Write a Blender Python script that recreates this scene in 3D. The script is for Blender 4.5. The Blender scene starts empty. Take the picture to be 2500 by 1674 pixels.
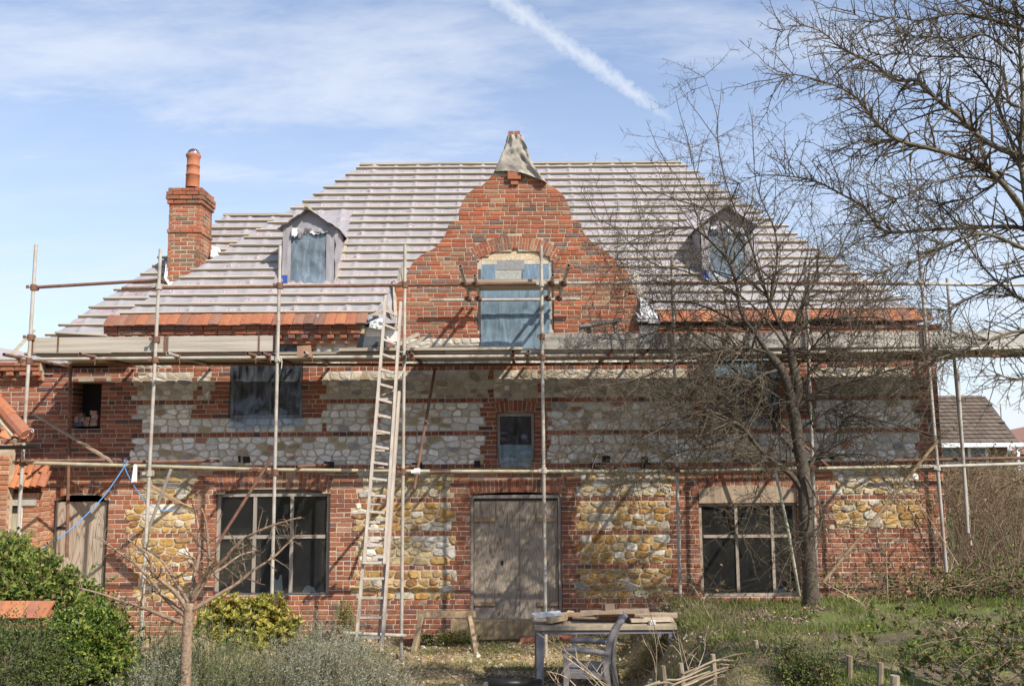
import bpy, math, random
import numpy as np
from math import radians as R, sin, cos, tan, pi, sqrt, atan2, asin
from mathutils import Vector, Matrix, noise
random.seed(7); RNG = np.random.default_rng(7)
SC = bpy.context.scene; COL = SC.collection; D = bpy.data

# ---------------------------------------------------------------- camera
FPX = 2197.0; W0, H0 = 2500.0, 1674.0
CAM = Vector((0, -14.2, 2.8))
MROT = Matrix.Rotation(R(90+6.83), 3, 'X') @ Matrix.Rotation(R(-0.4), 3, 'Z')
cd = D.cameras.new('camera'); cam = D.objects.new('camera', cd); COL.objects.link(cam)
cd.sensor_width = 36; cd.lens = FPX/W0*36; cd.clip_end = 3000; cd.clip_start = 0.1
cam.matrix_world = Matrix.Translation(CAM) @ MROT.to_4x4()
SC.camera = cam
SC.view_settings.view_transform = 'Standard'; SC.view_settings.look = 'None'
SC.view_settings.gamma = 1; SC.view_settings.use_curve_mapping = False
SC.view_settings.exposure = 0.3
SC.cycles.max_bounces = 6; SC.cycles.diffuse_bounces = 3; SC.cycles.glossy_bounces = 3
SC.cycles.transparent_max_bounces = 10; SC.cycles.transmission_bounces = 4

# ---------------------------------------------------------------- sky and sun
SUN_TO = Vector((1.0, -1.0, 1.27)).normalized()
wd = D.worlds.new('World'); SC.world = wd; wd.use_nodes = True
nt = wd.node_tree; N = nt.nodes; L = nt.links
bg = N['Background']; bg.inputs['Strength'].default_value = 0.070
sky = N.new('ShaderNodeTexSky'); sky.sky_type = 'NISHITA'; sky.sun_disc = False
sky.sun_elevation = asin(SUN_TO.z); sky.sun_rotation = R(135)
sky.air_density = 1.0; sky.dust_density = 0.6; sky.ozone_density = 1.6
tc = N.new('ShaderNodeTexCoord')
def wmath(op, a, b=None, c=None, clamp=False):
    n = N.new('ShaderNodeMath'); n.operation = op; n.use_clamp = clamp
    for i, v in enumerate((a, b, c)):
        if v is None: continue
        if isinstance(v, (int, float)): n.inputs[i].default_value = v
        else: L.new(v, n.inputs[i])
    return n.outputs[0]
def wvdot(vec):
    n = N.new('ShaderNodeVectorMath'); n.operation = 'DOT_PRODUCT'
    L.new(tc.outputs['Generated'], n.inputs[0]); n.inputs[1].default_value = vec
    return n.outputs['Value']
def wnoise(vec, scale, detail, rough, dist=0.0):
    n = N.new('ShaderNodeTexNoise'); n.inputs['Scale'].default_value = scale
    n.inputs['Detail'].default_value = detail; n.inputs['Roughness'].default_value = rough
    n.inputs['Distortion'].default_value = dist
    L.new(vec, n.inputs['Vector']); return n.outputs['Fac']
sep = N.new('ShaderNodeSeparateXYZ'); L.new(tc.outputs['Generated'], sep.inputs[0])
# sky coordinates on a flat cloud layer
zc = wmath('ADD', wmath('MAXIMUM', sep.outputs['Z'], 0.0), 0.18)
cx = wmath('DIVIDE', sep.outputs['X'], zc); cy = wmath('DIVIDE', sep.outputs['Y'], zc)
comb = N.new('ShaderNodeCombineXYZ'); L.new(cx, comb.inputs[0]); L.new(cy, comb.inputs[1])
mp = N.new('ShaderNodeMapping'); L.new(comb.outputs[0], mp.inputs[0])
mp.inputs['Rotation'].default_value = (0, 0, R(33)); mp.inputs['Scale'].default_value = (0.75, 1.9, 1)
mp.inputs['Location'].default_value = (0.35, 0.9, 0)
n1 = wnoise(mp.outputs[0], 1.1, 6, 0.6, 0.35)
n2 = wnoise(mp.outputs[0], 4.2, 8, 0.65, 0.2)
cl = wmath('ADD', wmath('MULTIPLY', n1, 0.78), wmath('MULTIPLY', n2, 0.3))
clm = N.new('ShaderNodeMapRange'); L.new(cl, clm.inputs[0])
clm.inputs[1].default_value = 0.43; clm.inputs[2].default_value = 0.72; clm.inputs[3].default_value = 0.16; clm.inputs[4].default_value = 0.82
clm.interpolation_type = 'SMOOTHSTEP'
# milky veil low in the sky
low = N.new('ShaderNodeMapRange'); L.new(sep.outputs['Z'], low.inputs[0])
low.inputs[1].default_value = 0.02; low.inputs[2].default_value = 0.56; low.inputs[3].default_value = 0.9; low.inputs[4].default_value = 0.0
veil = wmath('MAXIMUM', clm.outputs[0], low.outputs[0])
veil = wmath('ADD', wmath('MULTIPLY', veil, 0.72), wmath('MULTIPLY', low.outputs[0], wmath('MULTIPLY', clm.outputs[0], 0.5)), None, True)
# vapour trail: a band round a great circle through two sky directions
def pdir(px, py):
    return (MROT @ Vector(((px-W0/2)/FPX, -(py-H0/2)/FPX, -1))).normalized()
ta, tb = pdir(1228, 0), pdir(1640, 295)
tn = ta.cross(tb).normalized(); tt = (tb-ta).normalized()
along = wvdot(tt); off = wvdot(tn)
comb2 = N.new('ShaderNodeCombineXYZ'); L.new(along, comb2.inputs[0]); L.new(off, comb2.inputs[1])
tn1 = wnoise(comb2.outputs[0], 85, 5, 0.65); tn2 = wnoise(comb2.outputs[0], 14, 3, 0.5)
wob = wmath('ADD', off, wmath('MULTIPLY', wmath('SUBTRACT', tn1, 0.5), 0.020))
half = N.new('ShaderNodeMapRange'); L.new(along, half.inputs[0])
half.inputs[1].default_value = tt.dot(ta)-0.02; half.inputs[2].default_value = tt.dot(tb)+0.03
half.inputs[3].default_value = 0.0175; half.inputs[4].default_value = 0.009
prof = wmath('SUBTRACT', 1.0, wmath('DIVIDE', wmath('ABSOLUTE', wob), half.outputs[0]), None, True)
fade = N.new('ShaderNodeMapRange'); L.new(along, fade.inputs[0])
fade.inputs[1].default_value = tt.dot(tb)+0.045; fade.inputs[2].default_value = tt.dot(tb)-0.05
trail = wmath('MULTIPLY', wmath('MULTIPLY', wmath('POWER', prof, 0.6), wmath('ADD', 0.25, wmath('MULTIPLY', tn2, 0.75))), fade.outputs[0], None, True)
tot = wmath('MAXIMUM', veil, wmath('MULTIPLY', trail, 1.15))
mixc = N.new('ShaderNodeMix'); mixc.data_type = 'RGBA'
deep = N.new('ShaderNodeMix'); deep.data_type = 'RGBA'; deep.blend_type = 'MULTIPLY'; deep.inputs['Factor'].default_value = 1
L.new(sky.outputs[0], deep.inputs['A']); deep.inputs['B'].default_value = (1.75, 2.0, 2.3, 1)
L.new(tot, mixc.inputs['Factor']); L.new(deep.outputs['Result'], mixc.inputs['A'])
mixc.inputs['B'].default_value = (10.6, 11.2, 12.2, 1)
L.new(mixc.outputs['Result'], bg.inputs['Color'])
sl = D.lights.new('sun', 'SUN'); sl.energy = 5.0; sl.angle = R(0.5); sl.color = (1, 0.93, 0.82)
so = D.objects.new('sun', sl); COL.objects.link(so)
so.rotation_euler = (-SUN_TO).to_track_quat('-Z', 'Y').to_euler()

# ---------------------------------------------------------------- helpers
def P(px, py, Y=0.0):
    """point of the plane y = Y seen at photo pixel (px, py)"""
    d = MROT @ Vector(((px-W0/2)/FPX, -(py-H0/2)/FPX, -1))
    return CAM + d*((Y-CAM.y)/d.y)
def G(px, py, Z=0.0):
    d = MROT @ Vector(((px-W0/2)/FPX, -(py-H0/2)/FPX, -1))
    return CAM + d*((Z-CAM.z)/d.z)
def wx(px, py=1000): return P(px, py).x
def wz(py, px=1250): return P(px, py).z
def lerp(a, b, t): return a+(b-a)*t
def interp(x, pts):
    if x <= pts[0][0]: return pts[0][1]
    for (a, va), (b, vb) in zip(pts, pts[1:]):
        if x <= b: return va+(vb-va)*(x-a)/max(1e-9, b-a)
    return pts[-1][1]
def rnd(a, b): return random.uniform(a, b)
def nz(x, y, z=0.0): return noise.noise(Vector((x, y, z)))

def empty(name, label, cat, loc=(0, 0, 0), group=None):
    o = D.objects.new(name, None); COL.objects.link(o); o.location = loc
    o.empty_display_size = 0.2
    return tag(o, label, cat, group)
def tag(o, label, cat, group=None):
    o['label'] = label; o['category'] = cat
    if group: o['group'] = group
    return o
def vary(c, a=.8, b=1.2):
    f = rnd(a, b); return tuple(q*f for q in c)
def kind(o, k): o['kind'] = k; return o

class MB:
    def __init__(s): s.v = []; s.f = []; s.c = []; s.m = []
    def add(s, vs, fs, col=(1, 1, 1), mi=0):
        b = len(s.v); s.v.extend([tuple(q) for q in vs]); s.c.extend([col]*len(vs))
        s.f.extend([tuple(i+b for i in f) for f in fs]); s.m.extend([mi]*len(fs))
    def box(s, a, b, col=(1, 1, 1), jit=0.0, mi=0):
        (x0, y0, z0), (x1, y1, z1) = a, b
        vs = [(x0, y0, z0), (x1, y0, z0), (x1, y1, z0), (x0, y1, z0), (x0, y0, z1), (x1, y0, z1), (x1, y1, z1), (x0, y1, z1)]
        if jit: vs = [(x+rnd(-jit, jit), y+rnd(-jit, jit), z+rnd(-jit, jit)) for x, y, z in vs]
        s.add(vs, BOXF, col, mi)
    def beam(s, p0, p1, w, h, up=(0, 0, 1), col=(1, 1, 1), mi=0, jit=0.0):
        p0, p1 = Vector(p0), Vector(p1); d = (p1-p0).normalized(); up = Vector(up)
        sx = d.cross(up)
        if sx.length < 1e-4: sx = d.cross(Vector((1, 0, 0)))
        sx.normalize(); u = sx.cross(d)
        vs = []
        for p in (p0, p1):
            for a, b in ((-1, -1), (1, -1), (1, 1), (-1, 1)):
                q = p+sx*(a*w/2)+u*(b*h/2)
                if jit: q += Vector((rnd(-jit, jit), rnd(-jit, jit), rnd(-jit, jit)))
                vs.append(q)
        s.add(vs, [(3, 2, 1, 0), (4, 5, 6, 7), (0, 1, 5, 4), (1, 2, 6, 5), (2, 3, 7, 6), (3, 0, 4, 7)], col, mi)
    def tube(s, pts, rad, n=8, col=(1, 1, 1), cap=True, mi=0):
        pts = [Vector(p) for p in pts]; k = len(pts)
        if not isinstance(rad, (list, tuple)): rad = [rad]*k
        d0 = (pts[1]-pts[0]).normalized()
        ref = Vector((0, 0, 1)) if abs(d0.z) < .9 else Vector((1, 0, 0))
        u = d0.cross(ref).normalized(); vs = []
        for i, p in enumerate(pts):
            d = (pts[min(i+1, k-1)]-pts[max(i-1, 0)])
            if d.length < 1e-9: d = d0
            d.normalize(); u = (u-d*u.dot(d))
            if u.length < 1e-6: u = d.cross(Vector((.3, .5, .8)))
            u.normalize(); w = d.cross(u)
            for j in range(n):
                a = 2*pi*j/n; vs.append(p+(u*cos(a)+w*sin(a))*rad[i])
        fs = [(i*n+j, i*n+(j+1) % n, (i+1)*n+(j+1) % n, (i+1)*n+j) for i in range(k-1) for j in range(n)]
        if cap: fs += [tuple(range(n-1, -1, -1)), tuple((k-1)*n+j for j in range(n))]
        s.add(vs, fs, col, mi)
    def pipe(s, p0, p1, r=.024, wall=.005, n=12, col=(1, 1, 1)):
        """open tube with a visible bore"""
        p0, p1 = Vector(p0), Vector(p1); d = (p1-p0).normalized()
        ref = Vector((0, 0, 1)) if abs(d.z) < .9 else Vector((1, 0, 0))
        u = d.cross(ref).normalized(); w = d.cross(u); vs = []
        for p, rr in ((p0+d*.15, r-wall), (p0, r-wall), (p0, r), (p1, r), (p1, r-wall), (p1-d*.15, r-wall)):
            for j in range(n):
                a = 2*pi*j/n; vs.append(p+(u*cos(a)+w*sin(a))*rr)
        s.add(vs, [(i*n+j, i*n+(j+1) % n, (i+1)*n+(j+1) % n, (i+1)*n+j) for i in range(5) for j in range(n)]
              + [tuple(range(n)), tuple(5*n+j for j in range(n-1, -1, -1))], col)
    def lathe(s, prof, c, n=16, col=(1, 1, 1)):
        vs = [(c[0]+r*cos(2*pi*j/n), c[1]+r*sin(2*pi*j/n), c[2]+z) for r, z in prof for j in range(n)]
        s.add(vs, [(i*n+j, i*n+(j+1) % n, (i+1)*n+(j+1) % n, (i+1)*n+j) for i in range(len(prof)-1) for j in range(n)], col)
    def build(s, name, mat, parent=None, smooth=False):
        return mesh_obj(name, np.array(s.v, dtype=np.float32).reshape(-1, 3), s.f, s.c, mat, parent, smooth, s.m)
BOXF = [(0, 3, 2, 1), (4, 5, 6, 7), (0, 1, 5, 4), (1, 2, 6, 5), (2, 3, 7, 6), (3, 0, 4, 7)]
def make_mesh(name, v, f, c, mat, smooth=False, mi=None):
    me = D.meshes.new(name)
    v = np.asarray(v, dtype=np.float32)
    if isinstance(f, np.ndarray):
        nf, k = f.shape; loops = f.ravel().astype(np.int32)
        start = np.arange(nf, dtype=np.int32)*k; tot_ = np.full(nf, k, dtype=np.int32)
    else:
        nf = len(f); tot_ = np.array([len(q) for q in f], dtype=np.int32)
        start = np.concatenate(([0], np.cumsum(tot_)[:-1])).astype(np.int32)
        loops = np.fromiter((i for q in f for i in q), dtype=np.int32)
    me.vertices.add(len(v)); me.vertices.foreach_set('co', v.ravel())
    me.loops.add(len(loops)); me.loops.foreach_set('vertex_index', loops)
    me.polygons.add(nf); me.polygons.foreach_set('loop_start', start); me.polygons.foreach_set('loop_total', tot_)
    if c is not None:
        c = np.asarray(c, dtype=np.float32)
        at = me.attributes.new('Col', 'FLOAT_COLOR', 'POINT')
        at.data.foreach_set('color', np.concatenate([c, np.ones((len(c), 1), np.float32)], 1).ravel())
    mats = mat if isinstance(mat, (list, tuple)) else [mat]
    for m in mats: me.materials.append(m)
    if mi is not None and len(mats) > 1: me.polygons.foreach_set('material_index', np.array(mi, dtype=np.int32))
    me.polygons.foreach_set('use_smooth', np.full(nf, bool(smooth)))
    me.update(calc_edges=True); me.validate()
    return me
def mesh_obj(name, v, f, c, mat, parent=None, smooth=False, mi=None):
    o = D.objects.new(name, make_mesh(name, v, f, c, mat, smooth, mi)); COL.objects.link(o)
    if parent is not None:
        o.parent = parent
        if parent.type == 'EMPTY': o.matrix_parent_inverse = Matrix.Translation(-parent.location)
    return o
def solo(mb, name, mat, label, cat, group=None, smooth=False):
    """a thing that is one mesh: origin at the middle of its base"""
    v = np.array(mb.v, dtype=np.float32).reshape(-1, 3)
    c = (v.min(0)+v.max(0))/2; c[2] = v[:, 2].min()
    o = mesh_obj(name, v-c, mb.f, mb.c, mat, None, smooth, mb.m); o.location = c.tolist()
    return tag(o, label, cat, group)

# ---------------------------------------------------------------- materials
def M(name, col=(.5, .5, .5), attr=False, rough=.85, var=0.0, vscale=6.0, tint=None, bump=0.0, bscale=40.0, metal=0.0,
      spec=.3, stretch=(1, 1, 1), sheen=0, coord='pos', trans=0.0):
    """tint = (colour, scale, low, high, amount[, stretch])"""
    m = D.materials.new(name); m.use_nodes = True; t = m.node_tree; n = t.nodes; l = t.links
    b = n['Principled BSDF']; b.inputs['Roughness'].default_value = rough; b.inputs['Metallic'].default_value = metal
    b.inputs['Specular IOR Level'].default_value = spec
    geo = n.new('ShaderNodeNewGeometry')
    src = geo.outputs['Position']
    if coord == 'obj':
        tcx = n.new('ShaderNodeTexCoord'); src = tcx.outputs['Object']
    def mapped(st):
        if st == (1, 1, 1): return src
        mpn = n.new('ShaderNodeMapping'); mpn.inputs['Scale'].default_value = st; l.new(src, mpn.inputs[0]); return mpn.outputs[0]
    if attr:
        a = n.new('ShaderNodeAttribute'); a.attribute_name = 'Col'; cur = a.outputs['Color']
    else:
        a = n.new('ShaderNodeRGB'); a.outputs[0].default_value = (*col, 1); cur = a.outputs[0]
    def ns(scale, st, det=5):
        q = n.new('ShaderNodeTexNoise'); q.inputs['Scale'].default_value = scale; q.inputs['Detail'].default_value = det
        q.inputs['Roughness'].default_value = .62; l.new(mapped(st), q.inputs['Vector']); return q.outputs['Fac']
    tints = [] if tint is None else (tint if isinstance(tint, list) else [tint])
    for ti in tints:
        tcol, sc_, lo, hi, amt = ti[:5]; st = ti[5] if len(ti) > 5 else (1, 1, 1)
        mr = n.new('ShaderNodeMapRange'); l.new(ns(sc_, st), mr.inputs[0])
        mr.inputs[1].default_value = lo; mr.inputs[2].default_value = hi; mr.inputs[4].default_value = amt
        mx = n.new('ShaderNodeMix'); mx.data_type = 'RGBA'; l.new(mr.outputs[0], mx.inputs['Factor'])
        l.new(cur, mx.inputs['A']); mx.inputs['B'].default_value = (*tcol, 1); cur = mx.outputs['Result']
    if var:
        mr = n.new('ShaderNodeMapRange'); l.new(ns(vscale, stretch), mr.inputs[0])
        mr.inputs[1].default_value = .3; mr.inputs[2].default_value = .7
        mr.inputs[3].default_value = 1-var; mr.inputs[4].default_value = 1+var
        mx = n.new('ShaderNodeMix'); mx.data_type = 'RGBA'; mx.blend_type = 'MULTIPLY'; mx.inputs['Factor'].default_value = 1
        l.new(cur, mx.inputs['A']); l.new(mr.outputs[0], mx.inputs['B']); cur = mx.outputs['Result']
    l.new(cur, b.inputs['Base Color'])
    if bump:
        bp = n.new('ShaderNodeBump'); bp.inputs['Strength'].default_value = bump; bp.inputs['Distance'].default_value = .01
        l.new(ns(bscale, stretch, 6), bp.inputs['Height']); l.new(bp.outputs[0], b.inputs['Normal'])
    if trans:
        tr = n.new('ShaderNodeBsdfTranslucent'); l.new(cur, tr.inputs['Color'])
        ms = n.new('ShaderNodeMixShader'); ms.inputs[0].default_value = trans
        l.new(b.outputs[0], ms.inputs[1]); l.new(tr.outputs[0], ms.inputs[2]); l.new(ms.outputs[0], n['Material Output'].inputs[0])
    return m
def glass_mat(name, tintc, diff, amt_trans, rough, bump=0.0, bscale=12):
    """sheet that partly lets one see through, partly scatters, with a glossy face"""
    m = D.materials.new(name); m.use_nodes = True; t = m.node_tree; n = t.nodes; l = t.links
    n.remove(n['Principled BSDF']); out = n['Material Output']
    tr = n.new('ShaderNodeBsdfTransparent'); tr.inputs[0].default_value = (*tintc, 1)
    df = n.new('ShaderNodeBsdfDiffuse'); df.inputs[0].default_value = (*diff, 1)
    gl = n.new('ShaderNodeBsdfGlossy'); gl.inputs['Roughness'].default_value = rough; gl.inputs[0].default_value = (1, 1, 1, 1)
    m1 = n.new('ShaderNodeMixShader'); m1.inputs[0].default_value = amt_trans
    l.new(df.outputs[0], m1.inputs[1]); l.new(tr.outputs[0], m1.inputs[2])
    fr = n.new('ShaderNodeFresnel'); fr.inputs[0].default_value = 1.52
    ad = n.new('ShaderNodeMath'); ad.operation = 'MULTIPLY_ADD'; l.new(fr.outputs[0], ad.inputs[0]); ad.inputs[1].default_value = 1.0; ad.inputs[2].default_value = .0; ad.use_clamp = True
    m2 = n.new('ShaderNodeMixShader'); l.new(ad.outputs[0], m2.inputs[0]); l.new(m1.outputs[0], m2.inputs[1]); l.new(gl.outputs[0], m2.inputs[2])
    l.new(m2.outputs[0], out.inputs[0])
    if bump:
        geo = n.new('ShaderNodeNewGeometry'); q = n.new('ShaderNodeTexNoise'); q.inputs['Scale'].default_value = bscale; q.inputs['Detail'].default_value = 4
        q.inputs['Distortion'].default_value = .6; mpf = n.new('ShaderNodeMapping'); mpf.inputs['Rotation'].default_value = (0, R(28), 0); mpf.inputs['Scale'].default_value = (2.6, 2.6, .5); l.new(geo.outputs['Position'], mpf.inputs[0]); l.new(mpf.outputs[0], q.inputs['Vector'])
        bp = n.new('ShaderNodeBump'); bp.inputs['Strength'].default_value = bump; bp.inputs['Distance'].default_value = .03
        l.new(q.outputs['Fac'], bp.inputs['Height'])
        for s_ in (df, gl): l.new(bp.outputs[0], s_.inputs['Normal'])
        l.new(bp.outputs[0], fr.inputs['Normal'])
        # folds are more opaque
        mr = n.new('ShaderNodeMapRange'); l.new(q.outputs['Fac'], mr.inputs[0]); mr.inputs[1].default_value = .35; mr.inputs[2].default_value = .68
        mr.inputs[3].default_value = min(1, amt_trans+.07); mr.inputs[4].default_value = max(0, amt_trans-.13); l.new(mr.outputs[0], m1.inputs[0])
    return m
m_brick = M('brick', attr=True, rough=.9, var=.22, vscale=30, bump=.5, bscale=70, spec=.15,
            tint=[((.09, .065, .055), 1.3, .5, .75, .5), ((.46, .38, .32), 2.6, .6, .8, .4), ((.13, .08, .06), 9, .58, .75, .5)])
m_mortar = M('mortar', (.49, .40, .29), rough=.95, var=.2, vscale=9, bump=.6, bscale=60, spec=.1,
             tint=((.36, .28, .21), .9, .42, .65, .75))
m_mortar2 = M('grey mortar', (.47, .40, .315), rough=.95, var=.2, vscale=9, bump=.6, bscale=60, spec=.1, tint=((.40, .335, .27), .9, .45, .65, .7))
m_mortar3 = M('lime mortar', (.56, .475, .36), rough=.95, var=.18, vscale=9, bump=.6, bscale=60, spec=.1, tint=((.42, .33, .25), 1.2, .5, .7, .7))
m_stone = M('stone', attr=True, rough=.92, var=.3, vscale=16, bump=1.0, bscale=30, spec=.15,
            tint=[((.34, .26, .17), 5.5, .52, .75, .55), ((.64, .57, .45), 9, .55, .75, .55), ((.2, .14, .09), 17, .6, .75, .5)])
m_stonew = M('pale stone', attr=True, rough=.92, var=.2, vscale=16, bump=.9, bscale=30, spec=.15,
            tint=[((.50, .43, .33), 6, .56, .78, .5), ((.3, .26, .21), 14, .62, .8, .4)])
m_membrane = M('roof membrane', (.325, .305, .318), rough=.62, var=.09, vscale=3, bump=.12, bscale=25, spec=.35,
               tint=((.36, .31, .33), 5.0, .6, .75, .3))
m_print = M('red print', (.55, .22, .26), rough=.6)
m_printpale = M('faded print', (.55, .42, .45), rough=.6)
m_batten = M('pale timber', (.43, .365, .275), rough=.8, var=.2, vscale=5, stretch=(.15, 3, 3), bump=.2, bscale=50)
m_board = M('scaffold board', attr=True, rough=.85, var=.25, vscale=9, stretch=(.08, 3, 3), bump=.35, bscale=30, tint=((.22, .19, .16), 3, .58, .8, .5, (.2, 2, 2)))
m_wood = M('weathered timber', attr=True, rough=.85, var=.25, vscale=14, stretch=(1, 1, .12), bump=.35, bscale=40)
m_tile = M('clay tile', attr=True, rough=.85, var=.15, vscale=18, bump=.25, bscale=60, spec=.2, tint=((.2, .13, .1), 3, .6, .8, .35))
m_steel = M('galvanised tube', (.45, .41, .355), rough=.6, metal=.12, var=.2, vscale=7, bump=.08, bscale=60, tint=[((.27, .16, .10), 2.4, .54, .68, .75), ((.66, .63, .57), 19, .62, .7, .7)])
m_rust = M('rusty tube', (.20, .105, .07), rough=.8, metal=.1, var=.3, vscale=12, bump=.25, bscale=70, tint=((.12, .07, .06), 4, .5, .7, .6))
m_yellow = M('stained tube', (.45, .40, .27), rough=.6, metal=.2, var=.2, vscale=7, tint=((.6, .57, .5), 1.5, .55, .7, .7))
m_alu = M('weathered ladder timber', (.46, .40, .34), rough=.75, var=.2, vscale=8, stretch=(3, 3, .1), bump=.2, bscale=40)
m_dark = M('dark interior', (.03, .028, .026), rough=.95)
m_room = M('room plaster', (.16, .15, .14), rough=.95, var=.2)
m_glass = glass_mat('window glass', (.9, .93, .93), (.3, .3, .3), .94, .015)
m_film = glass_mat('sky-tinted polythene', (.66, .80, .90), (.40, .55, .66), .64, .08, .45, 5)  # blue in the sheet's own colour stands in for reflected sky
m_filmclear = glass_mat('clear polythene', (.84, .9, .95), (.36, .43, .52), .93, .10, .4, 5)
m_filmlight = glass_mat('dormer polythene', (.78, .87, .95), (.48, .60, .70), .70, .1, .45, 5)
m_cloth = M('hessian', (.36, .325, .275), rough=.95, var=.3, vscale=5, bump=.5, bscale=90, tint=((.22, .2, .17), 4, .5, .7, .6))
m_osb = M('strand board', (.55, .43, .27), rough=.85, var=.3, vscale=40, bump=.3, bscale=60, tint=((.66, .56, .4), 25, .5, .6, .8))
m_block = M('concrete block', attr=True, rough=.95, var=.2, vscale=30, bump=.5, bscale=60)
m_plaster = M('white render', (.78, .75, .68), rough=.9, var=.1, bump=.3, bscale=30)
m_lead = M('sheet lead', (.16, .17, .19), rough=.55, metal=.2, var=.2)
m_white = M('white sheet', (.78, .79, .8), rough=.7, var=.06, bump=.2, bscale=9)
m_black = M('black plastic', (.02, .02, .022), rough=.4)
# ================================================================ THE HOUSE
house = empty('brick_house', 'long brick and stone house under repair with felted, battened roof and shaped gable', 'house', (0, 0, 0))
CO = 0.0735; ZR = 0.03                     # brick course height, height of the first course
XR = wx(2296, 1050); XL = -9.6             # ends of the facade
XM = wx(268, 800)                          # left end of the taller main block
Z_EAVE = 4.72; Z_WING = 4.15
def krow(z): return (z-ZR)/CO

# ---- openings (photo pixels): x0, x1, top, bottom, arch rise px, ring px, flare
def opening(name, x0, x1, yt, yb, rise=0.0, ring=0.0, cx=None):
    c = cx or (x0+x1)/2
    return dict(name=name, x0=wx(x0, (yt+yb)/2), x1=wx(x1, (yt+yb)/2), z1=wz(yt, c), z0=wz(yb, c), rise=rise, ring=ring)
OP = {
 'door':   opening('door', 1148, 1372, 1207, 1528, .035, .215),
 'win_l':  opening('win_l', 524, 804, 1203, 1458, .085, .27),
 'win_r':  opening('win_r', 1709, 1950, 1192, 1456, .055, .22),
 'door_l': opening('door_l', 124, 259, 1220, 1480, .11, .115),
 'up_l':   opening('up_l', 561, 738, 832, 1020),
 'up_m':   opening('up_m', 1213, 1305, 1008, 1125, .03, .18),
 'up_r':   opening('up_r', 1718, 1900, 838, 1003),
 'hole':   opening('hole', 177, 246, 932, 1041),
 'gable':  opening('gable', 1165, 1351, 634, 814, .175, .225),
}
for o in OP.values():
    w = (o['x1']-o['x0'])/2; o['xc'] = (o['x0']+o['x1'])/2; o['w'] = w
    if o['rise']:
        h = o['rise']; o['R'] = (w*w+h*h)/(2*h); o['zc'] = o['z1']+h-o['R']; o['phi'] = asin(min(1, w/o['R']))
def half_open(o, z):
    if z < o['z0'] or z > o['z1']+o['rise']: return 0
    if z <= o['z1']: return o['w']
    return sqrt(max(0, o['R']**2-(z-o['zc'])**2))
def half_ring(o, z):
    if not o['ring'] or z <= o['z1']-.0: return 0
    ro = o['R']+o['ring']; dz = z-o['zc']
    if dz > ro: return 0
    return min(sqrt(ro*ro-dz*dz), dz*tan(o['phi']))
# ---- gable outline
GL = [(826, 965), (693, 965), (688, 984), (664, 995), (636, 1011), (622, 1029), (613, 1047), (604, 1063), (585, 1080), (561, 1092), (541, 1095), (540, 1120), (515, 1120), (495, 1128), (474, 1140), (460, 1158), (450, 1182), (440, 1192), (429, 1200), (417, 1210), (399, 1220), (378, 1226), (322, 1241)]
GR = [(826, 1560), (735, 1555), (710, 1552), (684, 1536), (664, 1534), (654, 1523), (638, 1505), (618, 1487), (609, 1470), (594, 1449), (576, 1430), (555, 1420), (538, 1418), (537, 1396), (507, 1391), (486, 1382), (468, 1367), (455, 1350), (447, 1331), (436, 1318), (426, 1312), (399, 1298), (378, 1290), (322, 1270)]
GLz = sorted((P(x, y).z, P(x, y).x) for y, x in GL); GRz = sorted((P(x, y).z, P(x, y).x) for y, x in GR)
Z_GTOP = wz(436)                            # masonry shown up to here; the cloth covers the rest
def extents(z):
    out = []
    if z < Z_WING: out.append((XL, XR))
    elif z < Z_EAVE: out.append((XM, XR))
    elif z < wz(330): out.append((interp(z, GLz), interp(z, GRz)))
    return out
def subtract(iv, holes):
    for a, b in holes:
        nx = []
        for x0, x1 in iv:
            if b <= x0 or a >= x1: nx.append((x0, x1)); continue
            if a > x0: nx.append((x0, a))
            if b < x1: nx.append((b, x1))
        iv = nx
    return iv
# ---- stone panels: photo pixels (x0, y0, x1, y1, kind, tooth)
PANELS = [
 (324, 912, 482, 974, 'grey', 1), (482, 912, 526, 974, 'grey', 1), (784, 906, 1205, 974, 'dim', 1), (1205, 906, 1312, 968, 'dim', 0), (1312, 906, 1690, 974, 'dim', 1), (1985, 906, 2235, 974, 'dim', 1),
 (322, 988, 480, 1022, 'white', 1), (787, 988, 1183, 1022, 'white', 1), (1335, 988, 1690, 1022, 'white', 1), (1985, 988, 2245, 1054, 'white', 1),
 (346, 1022, 787, 1054, 'white', 0), (787, 1022, 1183, 1054, 'white', 1), (1335, 1022, 1985, 1054, 'white', 0),
 (318, 1068, 1183, 1135, 'white', 1), (1335, 1068, 2245, 1135, 'white', 1),
 (340, 1150, 478, 1212, 'ochre_dim', 1), (872, 1150, 1110, 1216, 'ochre_dim', 1), (1404, 1150, 1650, 1216, 'mixed', 1), (2030, 1148, 2242, 1214, 'mixed', 1),
 (306, 1230, 477, 1298, 'ochre', 1), (308, 1312, 470, 1378, 'ochre', 1), (325, 1394, 473, 1455, 'ochre', 1),
 (857, 1230, 1113, 1298, 'ochre', 1), (866, 1312, 1113, 1379, 'ochre_pale', 1), (856, 1394, 1113, 1462, 'ochre', 1),
 (1406, 1230, 1646, 1298, 'ochre', 1), (1406, 1312, 1640, 1379, 'ochre', 1), (1406, 1394, 1640, 1462, 'ochre', 1),
 (2028, 1230, 2262, 1290, 'ochre', 1),
 (772, 830, 872, 893, 'bright', 0), (985, 829, 1700, 893, 'bright', 0), (330, 880, 420, 893, 'grey', 0),
]
PW = []
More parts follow.
